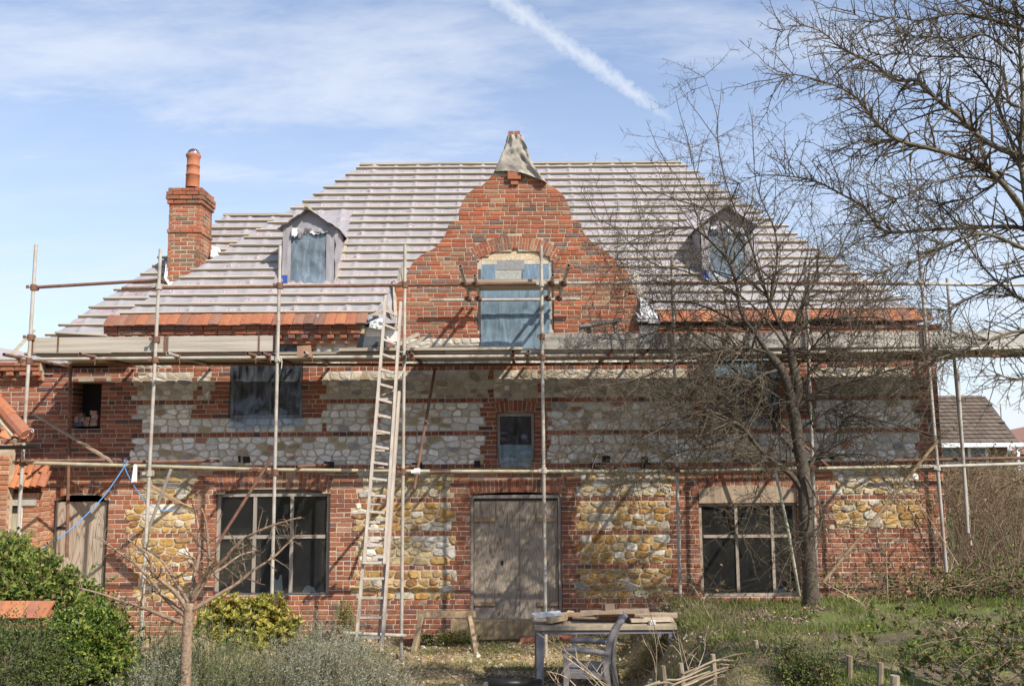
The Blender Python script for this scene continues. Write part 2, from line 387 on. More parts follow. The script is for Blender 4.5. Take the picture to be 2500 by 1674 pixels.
for (a, t, b, m, kd, tooth) in PANELS:
    c = (a+b)/2
    z1, z0 = wz(t, c), wz(m, c)
    # snap to whole courses
    k0, k1 = round(krow(z0)), round(krow(z1))
    if abs(k0-7*round(k0/7)) <= 2: k0 = 7*round(k0/7)          # sit on a lacing course
    if abs(k1+1-7*round((k1+1)/7)) <= 2: k1 = 7*round((k1+1)/7)-1
    PW.append(dict(x0=wx(a, (t+m)/2), x1=wx(b, (t+m)/2), k0=k0, k1=k1, z0=ZR+k0*CO, z1=ZR+k1*CO, kind=kd, tooth=tooth))
def tooth(p, k, side):
    if not p['tooth']: return 0.0
    h = math.sin(k*12.9898+p['x0']*78.233+side*37.7)*43758.5453; h -= math.floor(h)
    base = (((k+side) // 2) % 2)*.075
    return base+(h-.5)*.04
def panel_lr(p, k): return p['x0']+tooth(p, k, 0), p['x1']-tooth(p, k, 1)

# ---- the wall itself: one slice of mortar per course, so that every opening has its own reveal
def slant(a, b, z0, z1, zm):
    """cut ends that follow the gable curve within one course"""
    if zm < Z_EAVE: return (a, a), (b, b)
    l, r = interp(zm, GLz), interp(zm, GRz); sa, sb = (a, a), (b, b)
    cl_ = lambda v, c: min(c+.13, max(c-.13, v))
    if abs(a-l) < .002: sa = (cl_(interp(z0+.002, GLz), a), cl_(interp(z1-.002, GLz), a))
    if abs(b-r) < .002: sb = (cl_(interp(z0+.002, GRz), b), cl_(interp(z1-.002, GRz), b))
    return sa, sb
wall = MB(); E = .006
NROW = int(krow(wz(330)))
for k in range(-3, NROW+1):
    z0, z1 = ZR+k*CO, ZR+(k+1)*CO; zm = (z0+z1)/2
    holes = []
    for o in OP.values():
        h = max(half_open(o, zm), 0)
        if h: holes.append((o['xc']-h-E, o['xc']+h+E))
    for a, b in subtract(extents(zm), holes):
        if b-a > .01:
            sa, sb = slant(a, b, z0, z1, zm)
            wall.add([(sa[0], .004, z0), (sb[0], .004, z0), (sb[0], .34, z0), (sa[0], .34, z0), (sa[1], .004, z1), (sb[1], .004, z1), (sb[1], .34, z1), (sa[1], .34, z1)], BOXF, (1, 1, 1), 1 if 2.5 < zm < 4.25 else (2 if zm < 2.2 else 0))
wall_o = wall.build('wall', [m_mortar, m_mortar2, m_mortar3], house)

# ---- bricks
def brick_col(zone):
    r = random.random()
    if zone == 'gable':
        c = random.choice([(.40, .125, .06), (.33, .11, .06), (.30, .125, .075), (.27, .13, .085), (.37, .14, .075), (.35, .10, .05)])
        if r < .12: c = (.19, .125, .10)
        elif r < .2: c = (.34, .2, .12)
    elif zone == 'upper':
        c = random.choice([(.30, .10, .055), (.26, .085, .05), (.34, .13, .08), (.22, .08, .055), (.28, .11, .07)])
        if r < .14: c = (.13, .07, .065)
    elif zone == 'cap':
        c = random.choice([(.42, .13, .07), (.36, .14, .08), (.44, .18, .1), (.33, .15, .09), (.38, .2, .12)])
        if r < .15: c = (.24, .15, .1)
    else:
        c = random.choice([(.33, .12, .066), (.28, .10, .058), (.37, .15, .088), (.25, .095, .06), (.34, .145, .09)])
        if r < .1: c = (.2, .10, .085)
        elif r < .2: c = (.36, .21, .15)
    f = rnd(.85, 1.15)
    return tuple(q*f for q in c)
BRICKS = []     # (size, verts, faces, colour)
def brick_geo(x0, x1, z0, z1, y0, y1, worn=.004):
    """box with a chipped, slightly pillowed front; 26 triangles"""
    j = lambda: rnd(-worn, worn)
    b = min(.007, (z1-z0)*.12)
    yb = [y0+rnd(.0, .003) for _ in range(4)]
    vs = [(x0, y1, z0), (x1, y1, z0), (x1, y1, z1), (x0, y1, z1),
          (x0+j(), yb[0]+b, z0+j()), (x1+j(), yb[1]+b, z0+j()), (x1+j(), yb[2]+b, z1+j()), (x0+j(), yb[3]+b, z1+j()),
          (x0+b+j(), yb[0], z0+b+j()/2), (x1-b+j(), yb[1], z0+b+j()/2), (x1-b+j(), yb[2], z1-b+j()/2), (x0+b+j(), yb[3], z1-b+j()/2)]
    fs = [(0, 1, 5, 4), (1, 2, 6, 5), (2, 3, 7, 6), (3, 0, 4, 7), (4, 5, 9, 8), (5, 6, 10, 9), (6, 7, 11, 10), (7, 4, 8, 11), (8, 9, 10, 11)]
    return vs, fs
def put_brick(x0, x1, z0, z1, y0=0.0, y1=.1, zone='lower', w=1.0, col=None, sl=None):
    vs, fs = brick_geo(x0, x1, z0, z1, y0-.005+rnd(-.004, .003), y1)
    if sl:
        (a0, a1), (b0, b1) = sl; zc2 = (z0+z1)/2; q = []
        for x, y, z in vs:
            t = (z-z0)/(z1-z0); u = (x-x0)/(x1-x0)
            q.append((x+(1-u)*(lerp(a0, a1, t)-x0)+u*(lerp(b0, b1, t)-x1), y, z))
        vs = q
    BRICKS.append(((x1-x0)*(z1-z0)*w, vs, fs, col or brick_col(zone)))
J = .0056
edge_x = [o['x0'] for o in OP.values()]+[o['x1'] for o in OP.values()]
for k in range(-2, NROW):
    z0, z1 = ZR+k*CO, ZR+(k+1)*CO; zm = (z0+z1)/2
    if zm > Z_GTOP+.05: break
    holes = []
    for o in OP.values():
        h = max(half_open(o, zm), half_ring(o, zm))
        if h: holes.append((o['xc']-h, o['xc']+h))
    for p in PW:
        if p['k0'] <= k < p['k1']: holes.append(panel_lr(p, k))
    if 4.40 < zm < Z_EAVE:                  # dentil band is set separately
        pass
    header_row = (k % 7 == 6) if zm < 4.3 else (k % 6 == 1)
    for a, b in subtract(extents(zm), holes):
        if b-a < .03: continue
        x = a; first = True
        off = .1125 if k % 2 else 0
        while x < b-.02:
            if header_row: l = .1125
            elif first and k % 2: l = .1125 if random.random() < .6 else .17
            else: l = .225 if random.random() < .86 else .1125
            first = False
            e = min(x+l+rnd(-.006, .006), b)
            if b-e < .05: e = b
            zone = 'gable' if zm > 4.75 else ('upper' if zm > 2.5 else 'lower')
            w = 1.4 if zm > 4.85 else (1.15 if zm < 2.4 and x < 2.6 else (.4 if x > 2.2 else (.5 if 3.3 < zm < 4.7 else .9)))
            if x < -7.2: w *= .3
            ed = any(abs(x-q) < .004 or abs(e-q) < .004 for q in edge_x)
            xa_, xb_ = x+(J if x > a+.001 else .002), e-(J if e < b-.001 else .002); sl = None
            if zm > Z_EAVE and (x <= a+.001 or e >= b-.001):
                sa, sb = slant(a, b, z0, z1, zm)
                sl = (sa if x <= a+.001 else (xa_, xa_)), (sb if e >= b-.001 else (xb_, xb_))
            put_brick(xa_, xb_, z0+J, z1-J, 0, .335 if ed else .06, zone, w, None, sl)
            x = e
# ---- arches
def voussoirs(o, n, zone, split=True, w=1.2):
    ro = o['R']+o['ring']; da = 2*o['phi']/n
    for i in range(n):
        a0 = -o['phi']+i*da; a1 = a0+da
        cuts = [(0, 1)]
        if split and o['ring'] > .18:
            cuts = [(0, 1)] if (i % 2 == 0) else [(0, .5), (.5, 1)]
        if o['ring'] > .25: cuts = [(0, .66), (.66, 1)] if i % 2 else [(0, .34), (.34, 1)]
        for c0, c1 in cuts:
            r0 = o['R']+o['ring']*c0+(J if c0 else 0); r1 = o['R']+o['ring']*c1-J
            y0 = rnd(-.006, .001)
            col = brick_col(zone)
            def pt(a, r, y): return (o['xc']+r*sin(a)+rnd(-.002, .002), y, o['zc']+r*cos(a)+rnd(-.002, .002))
            g0 = a0+J/r0*.9; g1 = a1-J/r0*.9
            vs = [pt(a, r, y) for y in (.14, y0+.006, y0) for a, r in ((g0, r0), (g1, r0), (g1, r1), (g0, r1))]
            bt = .05
            for q in range(8, 12):
                cx_ = sum(v[0] for v in vs[8:12])/4; cz_ = sum(v[2] for v in vs[8:12])/4
                v = vs[q]; vs[q] = (v[0]+(cx_-v[0])*bt*2, v[1], v[2]+(cz_-v[2])*bt)
            fs = [(i0, (i0+1) % 4, (i0+1) % 4+4, i0+4) for i0 in range(4)]+[(i0+4, (i0+1) % 4+4, (i0+1) % 4+8, i0+8) for i0 in range(4)]+[(8, 9, 10, 11)]
            BRICKS.append((.075*(r1-r0)*w, vs, fs, col))
voussoirs(OP['gable'], 29, 'gable', True, 1.5)
voussoirs(OP['door'], 22, 'lower', False)
voussoirs(OP['win_l'], 28, 'lower', True)
voussoirs(OP['win_r'], 24, 'lower', True, .6)
voussoirs(OP['door_l'], 15, 'lower', False)
voussoirs(OP['up_m'], 9, 'upper', False)
# ---- dentil eaves course, left and right of the gable, and on the lower left wing
def dentils(xa, xb, zt, w):
    zc_ = zt-CO
    x = xa
    while x < xb-.05:                       # top oversailing course
        e = min(x+.225, xb); put_brick(x+J, e-J, zc_+J, zc_+CO-J, -.19, .05, 'lower', w); x = e
    x = xa
    while x < xb-.05:
        e = min(x+.225, xb); put_brick(x+J, e-J, zc_-CO+J, zc_-J, -.17, .05, 'lower', w); x = e
    x = xa+.03; i = 0
    while x < xb-.1:
        put_brick(x, x+.105, zc_-2*CO+J, zc_-CO-J, -.155, .05, 'lower', w); x += .205
    x = xa
    while x < xb-.05:
        e = min(x+.225, xb); put_brick(x+J, e-J, zc_-3*CO+J, zc_-2*CO-J, -.075, .05, 'lower', w*.8); x = e
    core.box((xa, -.15, zc_-CO+.004), (xb, .0, zt-.01)); core.box((xa, -.062, zc_-3*CO+.004), (xb, .0, zc_-CO+.002))
core = MB()
def core_part():
    global core
    core.build('eaves_backing', m_mortar, house); core = MB()
dentils(XM-.02, wx(893, 800), wz(797, 600), 1.0); core_part()
dentils(wx(1603, 800), wx(2284, 800)+.02, wz(797, 1900), .4); core_part()
dentils(XL, wx(110, 900), wz(893, 60)+.05, .8)
core_part()

# ---- rubble stones: cells of a stretched Voronoi pattern cut to each panel
def clip(poly, nx, nz_, d):
    out = []; k = len(poly)
    for i in range(k):
        a, b = poly[i], poly[(i+1) % k]
        da, db = a[0]*nx+a[1]*nz_-d, b[0]*nx+b[1]*nz_-d
        if da <= 0: out.append(a)
        if (da < 0 < db) or (db < 0 < da):
            t = da/(da-db); out.append((a[0]+(b[0]-a[0])*t, a[1]+(b[1]-a[1])*t))
    return out
def stone_col(kd):
    r = random.random()
    if kd == 'bright': c = random.choice([(.66, .63, .57), (.6, .56, .5), (.55, .5, .42)])
    elif kd in ('grey', 'dim'):
        c = random.choice([(.56, .52, .45), (.50, .46, .40), (.60, .57, .51), (.42, .37, .3), (.52, .46, .37)])
        if r < .1: c = (.33, .27, .19)
        elif r < .15: c = (.3, .3, .31)
        if kd == 'dim': c = tuple(q*.97 for q in c)
    elif kd == 'white':
        c = random.choice([(.76, .74, .71), (.70, .68, .65), (.78, .76, .73), (.60, .57, .52), (.72, .68, .61)])
        if r < .07: c = (.38, .31, .2)
        elif r < .12: c = (.36, .35, .35)
        elif r < .14: c = (.34, .17, .12)
    elif kd == 'mixed':
        c = random.choice([(.62, .58, .52), (.70, .66, .6), (.46, .33, .15), (.5, .42, .28), (.56, .5, .4)])
    elif kd == 'ochre_pale':
        c = random.choice([(.48, .34, .15), (.55, .43, .24), (.66, .61, .53), (.44, .28, .1), (.52, .42, .28), (.7, .66, .6)])
    elif kd == 'ochre_dim':
        c = random.choice([(.40, .33, .22), (.33, .26, .15), (.45, .38, .27), (.5, .46, .4), (.36, .24, .1)])
    else:
        c = random.choice([(.50, .30, .10), (.55, .35, .14), (.44, .25, .085), (.57, .42, .23), (.5, .34, .16), (.42, .27, .13)])
        if r < .14: c = (.66, .6, .5)
        elif r < .2: c = (.34, .17, .07)
        elif r < .3: c = (.5, .43, .33)
    f = rnd(.8, 1.16)
    return tuple(q*f for q in c)
STONES = []
for p in PW:
    w, h = p['x1']-p['x0'], p['z1']-p['z0']
    if w <= 0.02 or h <= 0.02: continue
    ax = 1.7 if p['kind'].startswith('ochre') else 1.45
    size = .105 if p['kind'] in ('white', 'grey') else (.1 if p['kind'] == 'dim' else .098)
    nn = max(2, int(w*h/(size*size*ax)*1.0))
    pts = []
    och = p['kind'].startswith('ochre') or p['kind'] in ('mixed', 'bright')
    zrow = p['z0']
    while zrow < p['z1']-.02:
        hrow = rnd(.06, .14) if och else rnd(.055, .125)
        if p['z1']-zrow-hrow < .05: hrow = p['z1']-zrow
        xx = p['x0']-rnd(0, .1)
        while xx < p['x1']:
            l_ = rnd(.09, .32) if och else rnd(.07, .26)*(1.25 if random.random() < .15 else 1)
            jz = hrow*(.16 if och else .27)
            if p['x0'] < xx+l_/2 < p['x1']:
                if random.random() < .16 and hrow > .09:
                    pts.append((xx+l_/2+rnd(-.02, .02), zrow+hrow*.25)); pts.append((xx+l_/2+rnd(-.02, .02), zrow+hrow*.75))
                else: pts.append((xx+l_/2, zrow+hrow/2+rnd(-jz, jz)))
            xx += l_
        zrow += hrow
    for i, q in enumerate(pts):
        k = int(math.floor(krow(q[1]))); l, r = panel_lr(p, k)
        poly = [(l-.004, p['z0']), (r+.004, p['z0']), (r+.004, p['z1']), (l-.004, p['z1'])]
        near = sorted((((s[0]-q[0])/ax)**2+(s[1]-q[1])**2, s) for s in pts if s is not q)[:14]
        for _, s in near:
            # bisector in the squeezed metric
            nx, nzv = (s[0]-q[0])/ax/ax, (s[1]-q[1])
            mx, mz = (s[0]+q[0])/2, (s[1]+q[1])/2
            poly = clip(poly, nx, nzv, nx*mx+nzv*mz)
            if len(poly) < 3: break
        if len(poly) < 3: continue
        cx_ = sum(a for a, b in poly)/len(poly); cz_ = sum(b for a, b in poly)/len(poly)
        area = abs(sum(poly[a][0]*poly[(a+1) % len(poly)][1]-poly[(a+1) % len(poly)][0]*poly[a][1] for a in range(len(poly))))/2
        if area < .0012: continue
        gap = (rnd(.008, .018) if not p['kind'].startswith('ochre') else rnd(.004, .012)) if not p['kind'].endswith('pale') else rnd(.008, .016)
        # shrink, round the corners once
        pp = []
        for a, b in poly:
            dx, dz = a-cx_, b-cz_; dl = sqrt(dx*dx+dz*dz)+1e-6
            f = max(.3, 1-gap*1.35/dl); pp.append((cx_+dx*f, cz_+dz*f))
        rp = []
        for a in range(len(pp)):
            b = (a+1) % len(pp); t = rnd(.10, .24)
            rp += [(lerp(pp[a][0], pp[b][0], t)+rnd(-.003, .003), lerp(pp[a][1], pp[b][1], t)+rnd(-.003, .003)),
                   (lerp(pp[a][0], pp[b][0], 1-t)+rnd(-.003, .003), lerp(pp[a][1], pp[b][1], 1-t)+rnd(-.003, .003))]
        r2 = []
        for a in range(len(rp)):             # rough the outline
            b = (a+1) % len(rp); r2.append(rp[a]); dl = sqrt((rp[a][0]-rp[b][0])**2+(rp[a][1]-rp[b][1])**2)
            if dl > .045: r2.append(((rp[a][0]+rp[b][0])/2+rnd(-.006, .006), (rp[a][1]+rp[b][1])/2+rnd(-.006, .006)))
        rp = r2; n = len(rp)
        rough_ = p['kind'].startswith('ochre') or p['kind'] == 'mixed'
        pr = rnd(.004, .022) if rough_ else rnd(.0, .010)
        tx, tz = rnd(-.12, .12), rnd(-.16, .10)
        vs = [(a, .05, b) for a, b in rp]
        vs += [(a, .001-pr*(.12 if rough_ else .25), b) for a, b in rp]
        sh = rnd(.72, .86)
        vs += [(cx_+(a-cx_)*sh, -pr-(a-cx_)*tx*.35-(b-cz_)*tz*.35+rnd(-.003, .003), cz_+(b-cz_)*sh) for a, b in rp]
        vs += [(cx_, -pr-rnd(0, .006), cz_)]
        fs = [(a, (a+1) % n, (a+1) % n+n, a+n) for a in range(n)]+[(a+n, (a+1) % n+n, (a+1) % n+2*n, a+2*n) for a in range(n)]+[(a+2*n, (a+1) % n+2*n, 3*n) for a in range(n)]
        wgt = .4 if cx_ > 2.2 else 1.0
        if p['kind'] == 'dim': wgt *= .6
        STONES.append((area*wgt, vs, fs, stone_col(p['kind']), p['kind'].startswith('ochre')))

# ---- chimney bricks go into the same count
def cpix(px, py, Y): return P(px, py, Y)
CY = 1.05
cx0, cx1 = P(409, 600, CY).x, P(487, 600, CY).x
cz0, cz1 = P(440, 700, CY).z, P(455, 458, CY).z
CHD = .6
chim = MB(); chim.box((cx0+.008, CY+.008, cz0-.9), (cx1-.008, CY+CHD-.008, cz1-.01))
chim_o = chim.build('chimney', m_mortar, house)
CHB = []
def chim_course(z, oversail, k):
    x0, x1, y0, y1 = cx0-oversail, cx1+oversail, CY-oversail, CY+CHD+oversail
    for face in range(4):
        L_ = (x1-x0) if face in (0, 2) else (y1-y0)
        s = .1125 if (k+face) % 2 else .0
        cuts = [0]
        x = .225 if not s else .1125
        while x < L_-.06: cuts.append(x); x += .225
        cuts.append(L_)
        for a, b in zip(cuts, cuts[1:]):
            g, fs = brick_geo(a+(J if a else .001), b-(J if b < L_ else .001), z+J, z+CO-J, 0+rnd(-.003, .003), .06)
            out = []
            for (u, d, zz) in g:
                if face == 0: out.append((x0+u, y0+d, zz))
                elif face == 1: out.append((x1-d, y0+u, zz))
                elif face == 2: out.append((x1-u, y1-d, zz))
                else: out.append((x0+d, y1-u, zz))
            w = 1.5 if face == 0 else (1.1 if face == 1 else .05)
            CHB.append(((b-a)*CO*w, out, fs, brick_col('cap')))
nc = int((cz1-cz0+.7)/CO)
for k in range(nc):
    z = cz1-(k+1)*CO; ov = 0.0
    if k == 0: ov = .02
    elif k in (1, 2): ov = .045
    elif k == 3: ov = .03
    elif k == 10: ov = .02
    chim_course(z, ov, k)
chc = MB(); chc.lathe([(0, .06), (.13, .05), (.3, .0), (.32, -.02)], ((cx0+cx1)/2, CY+CHD/2, cz1), 4); 
v_ = chc.v; ang = pi/4; ccx, ccy = (cx0+cx1)/2, CY+CHD/2
chc.v = [(ccx+(x-ccx)*cos(ang)-(y-ccy)*sin(ang), ccy+(x-ccx)*sin(ang)+(y-ccy)*cos(ang), z) for x, y, z in v_]
chc.build('mortar_flaunching', m_mortar, chim_o)
pz = P(465, 452, CY+CHD/2).z; phh = P(480, 378, CY+CHD/2).z-pz
potx = P(467, 420, CY+CHD/2).x+.03
pot = MB(); pot.lathe([(.118, -.05), (.116, phh*.3), (.124, phh*.31), (.124, phh*.33), (.113, phh*.34), (.110, phh*.6), (.118, phh*.61), (.118, phh*.63), (.108, phh*.64), (.108, phh*.86), (.128, phh*.93), (.13, phh), (.1, phh), (.095, phh*.6)], (potx, ccy, pz), 20, (.42, .16, .085))
pot_o = pot.build('chimney_pot', m_tile, chim_o, True)
dome = MB(); dome.lathe([(.108, phh), (.106, phh+.03), (.085, phh+.075), (.05, phh+.098), (.0, phh+.105)], (potx, ccy, pz), 16)
dome.build('clear_cap', m_filmclear, chim_o, True)

def emit(items, name, parent, mat, limit):
    items = sorted(items, key=lambda t: -t[0])
    for sz, vs, fs, c in items[:limit]:
        mesh_obj(name, vs, fs, [c]*len(vs), mat, parent)
    rest = MB()
    for sz, vs, fs, c in items[limit:]: rest.add(vs, fs, c)
    if rest.v: kind(rest.build(name, mat, parent), 'stuff')
emit(BRICKS, 'brick', house, m_brick, 300)
emit([q[:4] for q in STONES if q[4]], 'stone', house, m_stone, 170)
emit([q[:4] for q in STONES if not q[4]], 'stone', house, m_stonew, 130)
emit(CHB, 'brick', chim_o, m_brick, 90)

# ---- the rest of the body: side and back walls, floor slab, seen only from elsewhere
body = MB()
body.box((XR-.3, .345, -.3), (XR, 5.5, Z_EAVE)); body.box((XM, 5.2, -.3), (XR-.302, 5.5, Z_EAVE))
body.box((XM, .345, Z_WING), (XM+.25, 5.198, Z_EAVE)); body.box((XL, 5.2, -.3), (XM-.002, 5.5, Z_WING))
body.box((XL, .345, -.3), (XL+.3, 5.198, Z_WING))
body.build('side_wall', M('side brick', (.3, .12, .08), var=.3, vscale=20, bump=.3), house)
room = MB()
room.box((XL+.31, .35, 2.32), (XR-.31, 5.19, 2.5)); room.box((XL+.31, .35, .0), (XR-.31, 5.19, .05))
room.box((XL+.31, 2.2, .051), (XR-.31, 2.3, 2.319)); room.box((XL+.31, 2.2, 2.501), (XR-.31, 2.3, 4.1))
for xx in (-5.6, -1.2, 1.3): room.box((xx, .36, .051), (xx+.1, 2.19, 2.31)); room.box((xx, .36, 2.501), (xx+.1, 2.19, 4.1))
room.build('inner_room', m_room, house)

# ================================================================ ROOFS
TS = 1.19; SQ = sqrt(1+TS*TS)               # slope
class Slope:
    """front slope through (y0, z0); x ends and length up the slope"""
    def __init__(s, y0, z0, yr, seed): s.y0, s.z0, s.yr, s.seed = y0, z0, yr, seed; s.len = (yr-y0)*SQ; s.bat = []
    def bulge(s, x, t):
        rx = (x+s.seed)/.42; f = rx-math.floor(rx)
        raf = math.exp(-((min(f, 1-f))/.085)**2)*.048          # ridge over each rafter
        v = 0
        if s.bat:
            sp = s.bat[1]-s.bat[0]; q = ((t-s.bat[0])/sp) % 1.0
            v = sin(pi*q)**1.0
        sag = (.25+.75*(.5+.5*nz(math.floor(rx)*3.7+s.seed, math.floor(t/.22)*1.3)))
        return raf*v*sag + v*(.018+.026*nz(x*2.1+s.seed, t*2.2)) + .016*nz(x*7, t*5+s.seed)*v
    def at(s, x, t, h=0.0):
        return Vector((x, s.y0+t/SQ-h*TS/SQ, s.z0+t*TS/SQ+h/SQ))
    def sheet(s, xa, xb, nx, nt, t0=0.0, t1=None, holes=None):
        """xa, xb: functions of t"""
        t1 = t1 or s.len
        vs = []
        for j in range(nt+1):
            t = lerp(t0, t1, j/nt)
            for i in range(nx+1):
                x = lerp(xa(t), xb(t), i/nx); vs.append(s.at(x, t, s.bulge(x, t)))
        fs = [(j*(nx+1)+i, j*(nx+1)+i+1, (j+1)*(nx+1)+i+1, (j+1)*(nx+1)+i) for j in range(nt) for i in range(nx)]
        return vs, fs
main = Slope(-.17, 4.80, 2.8, .13)
mt = main.len
e_l, r_l = wx(272, 790)-.0, P(886, 399, 2.8).x
e_r, r_r = P(2268, 770, -.17).x, P(1655, 394, 2.8).x
main.bat = [.245+i*.2225 for i in range(21)]
mxa = lambda t: lerp(e_l, r_l, t/mt); mxb = lambda t: lerp(e_r, r_r, t/mt)
roof = MB(); rv, rf_ = main.sheet(mxa, mxb, 420, 84)
def in_gable(v): return v.y < .3 and interp(v.z, GLz)+.01 < v.x < interp(v.z, GRz)-.01
rf_ = [f for f in rf_ if not all(in_gable(rv[i]) for i in f)]
roof.add(rv, rf_)
zr_ = main.at(0, mt).z
roof_o = roof.build('roof', m_membrane, house, True)
back = MB()
bl, br = Vector((e_l, 5.75, 4.80)), Vector((e_r, 5.75, 4.80))
rl, rr_ = main.at(r_l, mt, -.01), main.at(r_r, mt, -.01)
back.add([rl, rr_, br, bl], [(0, 1, 2, 3)]); back.add([main.at(e_r, 0, -.01), br, rr_], [(0, 1, 2)]); back.add([main.at(e_l, 0, -.01), rl, bl], [(0, 1, 2)])
back.build('rear_slope', m_membrane, roof_o)
def batten(s, xa, xb, t, parent, name='batten', th=.042, w=.03):
    b = MB(); n = max(1, int((xb-xa)/1.4)); 
    xs = [lerp(xa, xb, i/n) for i in range(n+1)]
    dy = [rnd(-.010, .010) for _ in xs]
    for a, c, d0, d1 in zip(xs, xs[1:], dy, dy[1:]):
        p0, p1 = s.at(a, t+d0, .036), s.at(c, t+d1, .036)
        b.beam(p0, p1, w, th, up=(0, -TS/SQ, 1/SQ))
    return b.build(name, m_batten, parent)
# dormer and gable footprints on the slope keep battens out
DORM = [(P(689, 620, .9).x, P(833, 620, .9).x, 689, 500), (P(1700, 620, .9).x, P(1850, 620, .9).x, 682, 500)]
def y_on(s, py, px=1250):
    """t up the slope where the pixel row meets the slope plane"""
    d = MROT @ Vector(((px-W0/2)/FPX, -(py-H0/2)/FPX, -1)); k = TS
    # z0 + (y-y0)*TS = cam.z + (y-cam.y)*d.z/d.y
    m_ = d.z/d.y
    y = (CAM.z-CAM.y*m_-s.z0+s.y0*k)/(k-m_)
    return (y-s.y0)*SQ
DT = [(y_on(main, 692, 750), y_on(main, 520, 750)), (y_on(main, 682, 1770), y_on(main, 520, 1770))]
for i, t in enumerate(main.bat):
    if t > mt-.02: t = mt-.03
    xa, xb = mxa(t)-rnd(.0, .05), mxb(t)+rnd(.0, .12)
    zt = main.at(0, t).z; yt = main.at(0, t).y
    holes = []
    for (a, b, _, _), (t0, t1) in zip(DORM, DT):
        if t0-.05 < t < t1: holes.append((a-.02, b+.03))
    if yt < .4: holes.append((interp(zt, GLz)-.03, interp(zt, GRz)+.03))
    for a, b in subtract([(xa, xb)], holes):
        if b-a > .2: batten(main, a, b, t, roof_o)
# ---- wing roof (lower, left)
wing = Slope(-.12, 4.21, 2.42, .31); wt = wing.len
we, wr = P(90, 800, .1).x-.25, P(553, 521, 2.42).x
wing.bat = [.2+i*.2225 for i in range(20)]
wxa = lambda t: lerp(we, wr, t/wt); wxb = lambda t: lerp(e_l+.35, P(745, 518, 2.42).x, t/wt)
wroof = MB(); wroof.add(*wing.sheet(wxa, wxb, 110, 76)); wroof_o = wroof.build('wing_roof', m_membrane, house, True)
bk = MB(); bk.add([wing.at(wr, wt, -.01), wing.at(wxb(wt), wt, -.01), (wxb(wt), 5.1, 4.21), (we, 5.1, 4.21), wing.at(we, 0, -.01)], [(0, 1, 2, 3), (0, 3, 4)])
bk.build('rear_slope', m_membrane, wroof_o)
for i, t in enumerate(wing.bat):
    if t > wt-.01: continue
    xa, xb = wxa(t)-rnd(-.02, .12), wxb(t)
    yt = wing.at(0, t).y
    xb = min(xb, mxa(min(mt, max(0, t-.36)))+rnd(-.1, .08))
    hole = []
    if yt > CY-.1 and yt < CY+CHD+.15: hole = [(cx0-.04, cx1+.05)]
    for a, b in subtract([(xa, xb)], hole):
        if b-a > .15: batten(wing, a, b, t, wroof_o)
rb = MB(); rb.beam(wing.at(wr-.05, wt, .04), wing.at(wxb(wt), wt, .04), .06, .04); rb.build('ridge_batten', m_batten, wroof_o)
rb = MB(); rb.beam(main.at(r_l-.05, mt, .03), main.at(r_r+.03, mt, .03), .07, .035); rb.build('ridge_batten', m_batten, roof_o)
# ---- annex roof behind the scaffold at far left: sheet thrown loosely over
an = MB(); nx_, ny_ = 50, 20
for j in range(ny_+1):
    for i in range(nx_+1):
        u, v = i/nx_, j/ny_
        x = lerp(-9.6, -7.25, u); top = 4.86-.42*min(1, (u*1.45))+.12*max(0, u-.8)*5
        z = lerp(4.05, top, v); y = lerp(-.02, .55, v)+.05*sin(u*17+v*3)*(.3+v)+.05*nz(u*7, v*5)
        an.v.append((x, y, z+.03*nz(u*9, v*3, 4))); an.c.append((1, 1, 1))
an.f = [(j*(nx_+1)+i, j*(nx_+1)+i+1, (j+1)*(nx_+1)+i+1, (j+1)*(nx_+1)+i) for j in range(ny_) for i in range(nx_)]; an.m = [0]*len(an.f)
an_o = an.build('annex_sheet', m_membrane, house, True)
ab = MB(); ab.beam(P(28, 866, -.12), P(84, 806, .2), .06, .035); ab.build('batten', m_batten, an_o)
# ---- maker's word printed on the felt
def word(txt, fn, size, mat, parent):
    cu = D.curves.new('word', 'FONT'); cu.body = txt; cu.size = 1.0; cu.resolution_u = 2
    ob = D.objects.new('word', cu); COL.objects.link(ob)
    dg = bpy.context.evaluated_depsgraph_get(); me = D.meshes.new_from_object(ob.evaluated_get(dg))
    D.objects.remove(ob); D.curves.remove(cu)
    vs = [tuple(v.co) for v in me.vertices]; fs = [tuple(p.vertices) for p in me.polygons]; D.meshes.remove(me)
    return vs, fs
WV, WF = word('Tyvek', None, 1, None, None)
def print_words(s, spots, size, mat, parent):
    b = MB()
    for (x, t, sc_) in spots:
        vs = []
        for (u, v, _) in WV:
            xx = x+u*size*sc_*1.25+v*size*.2; tt_ = t+v*size*sc_
            vs.append(s.at(xx, tt_, s.bulge(xx, tt_)+.004))
        b.add(vs, WF)
    kind(b.build('printed_lettering', mat, parent), 'stuff')
sp = []
for px, py in ((292, 717), (375, 715), (232, 757), (315, 755), (130, 818), (195, 820), (340, 660), (560, 557), (610, 560), (545, 597), (655, 556), (260, 790), (180, 792)):
    t = y_on(wing, py+6, px); y = wing.at(0, t).y; x = P(px, py, y).x
    if wxa(t) < x < mxa(max(0, min(mt, t-.36)))-.3: sp.append((x, t, 1))
print_words(wing, sp, .13, m_print, wroof_o)
sp = []
for i, t in enumerate(main.bat[:-2]):
    for k in range(16):
        x = -6.2+k*.82+(i % 3)*.27+rnd(-.05, .05); t2 = t+.06
        if mxa(t)+.15 < x < mxb(t)-.6: sp.append((x, t2, 1))
print_words(main, sp, .105, m_printpale, roof_o)
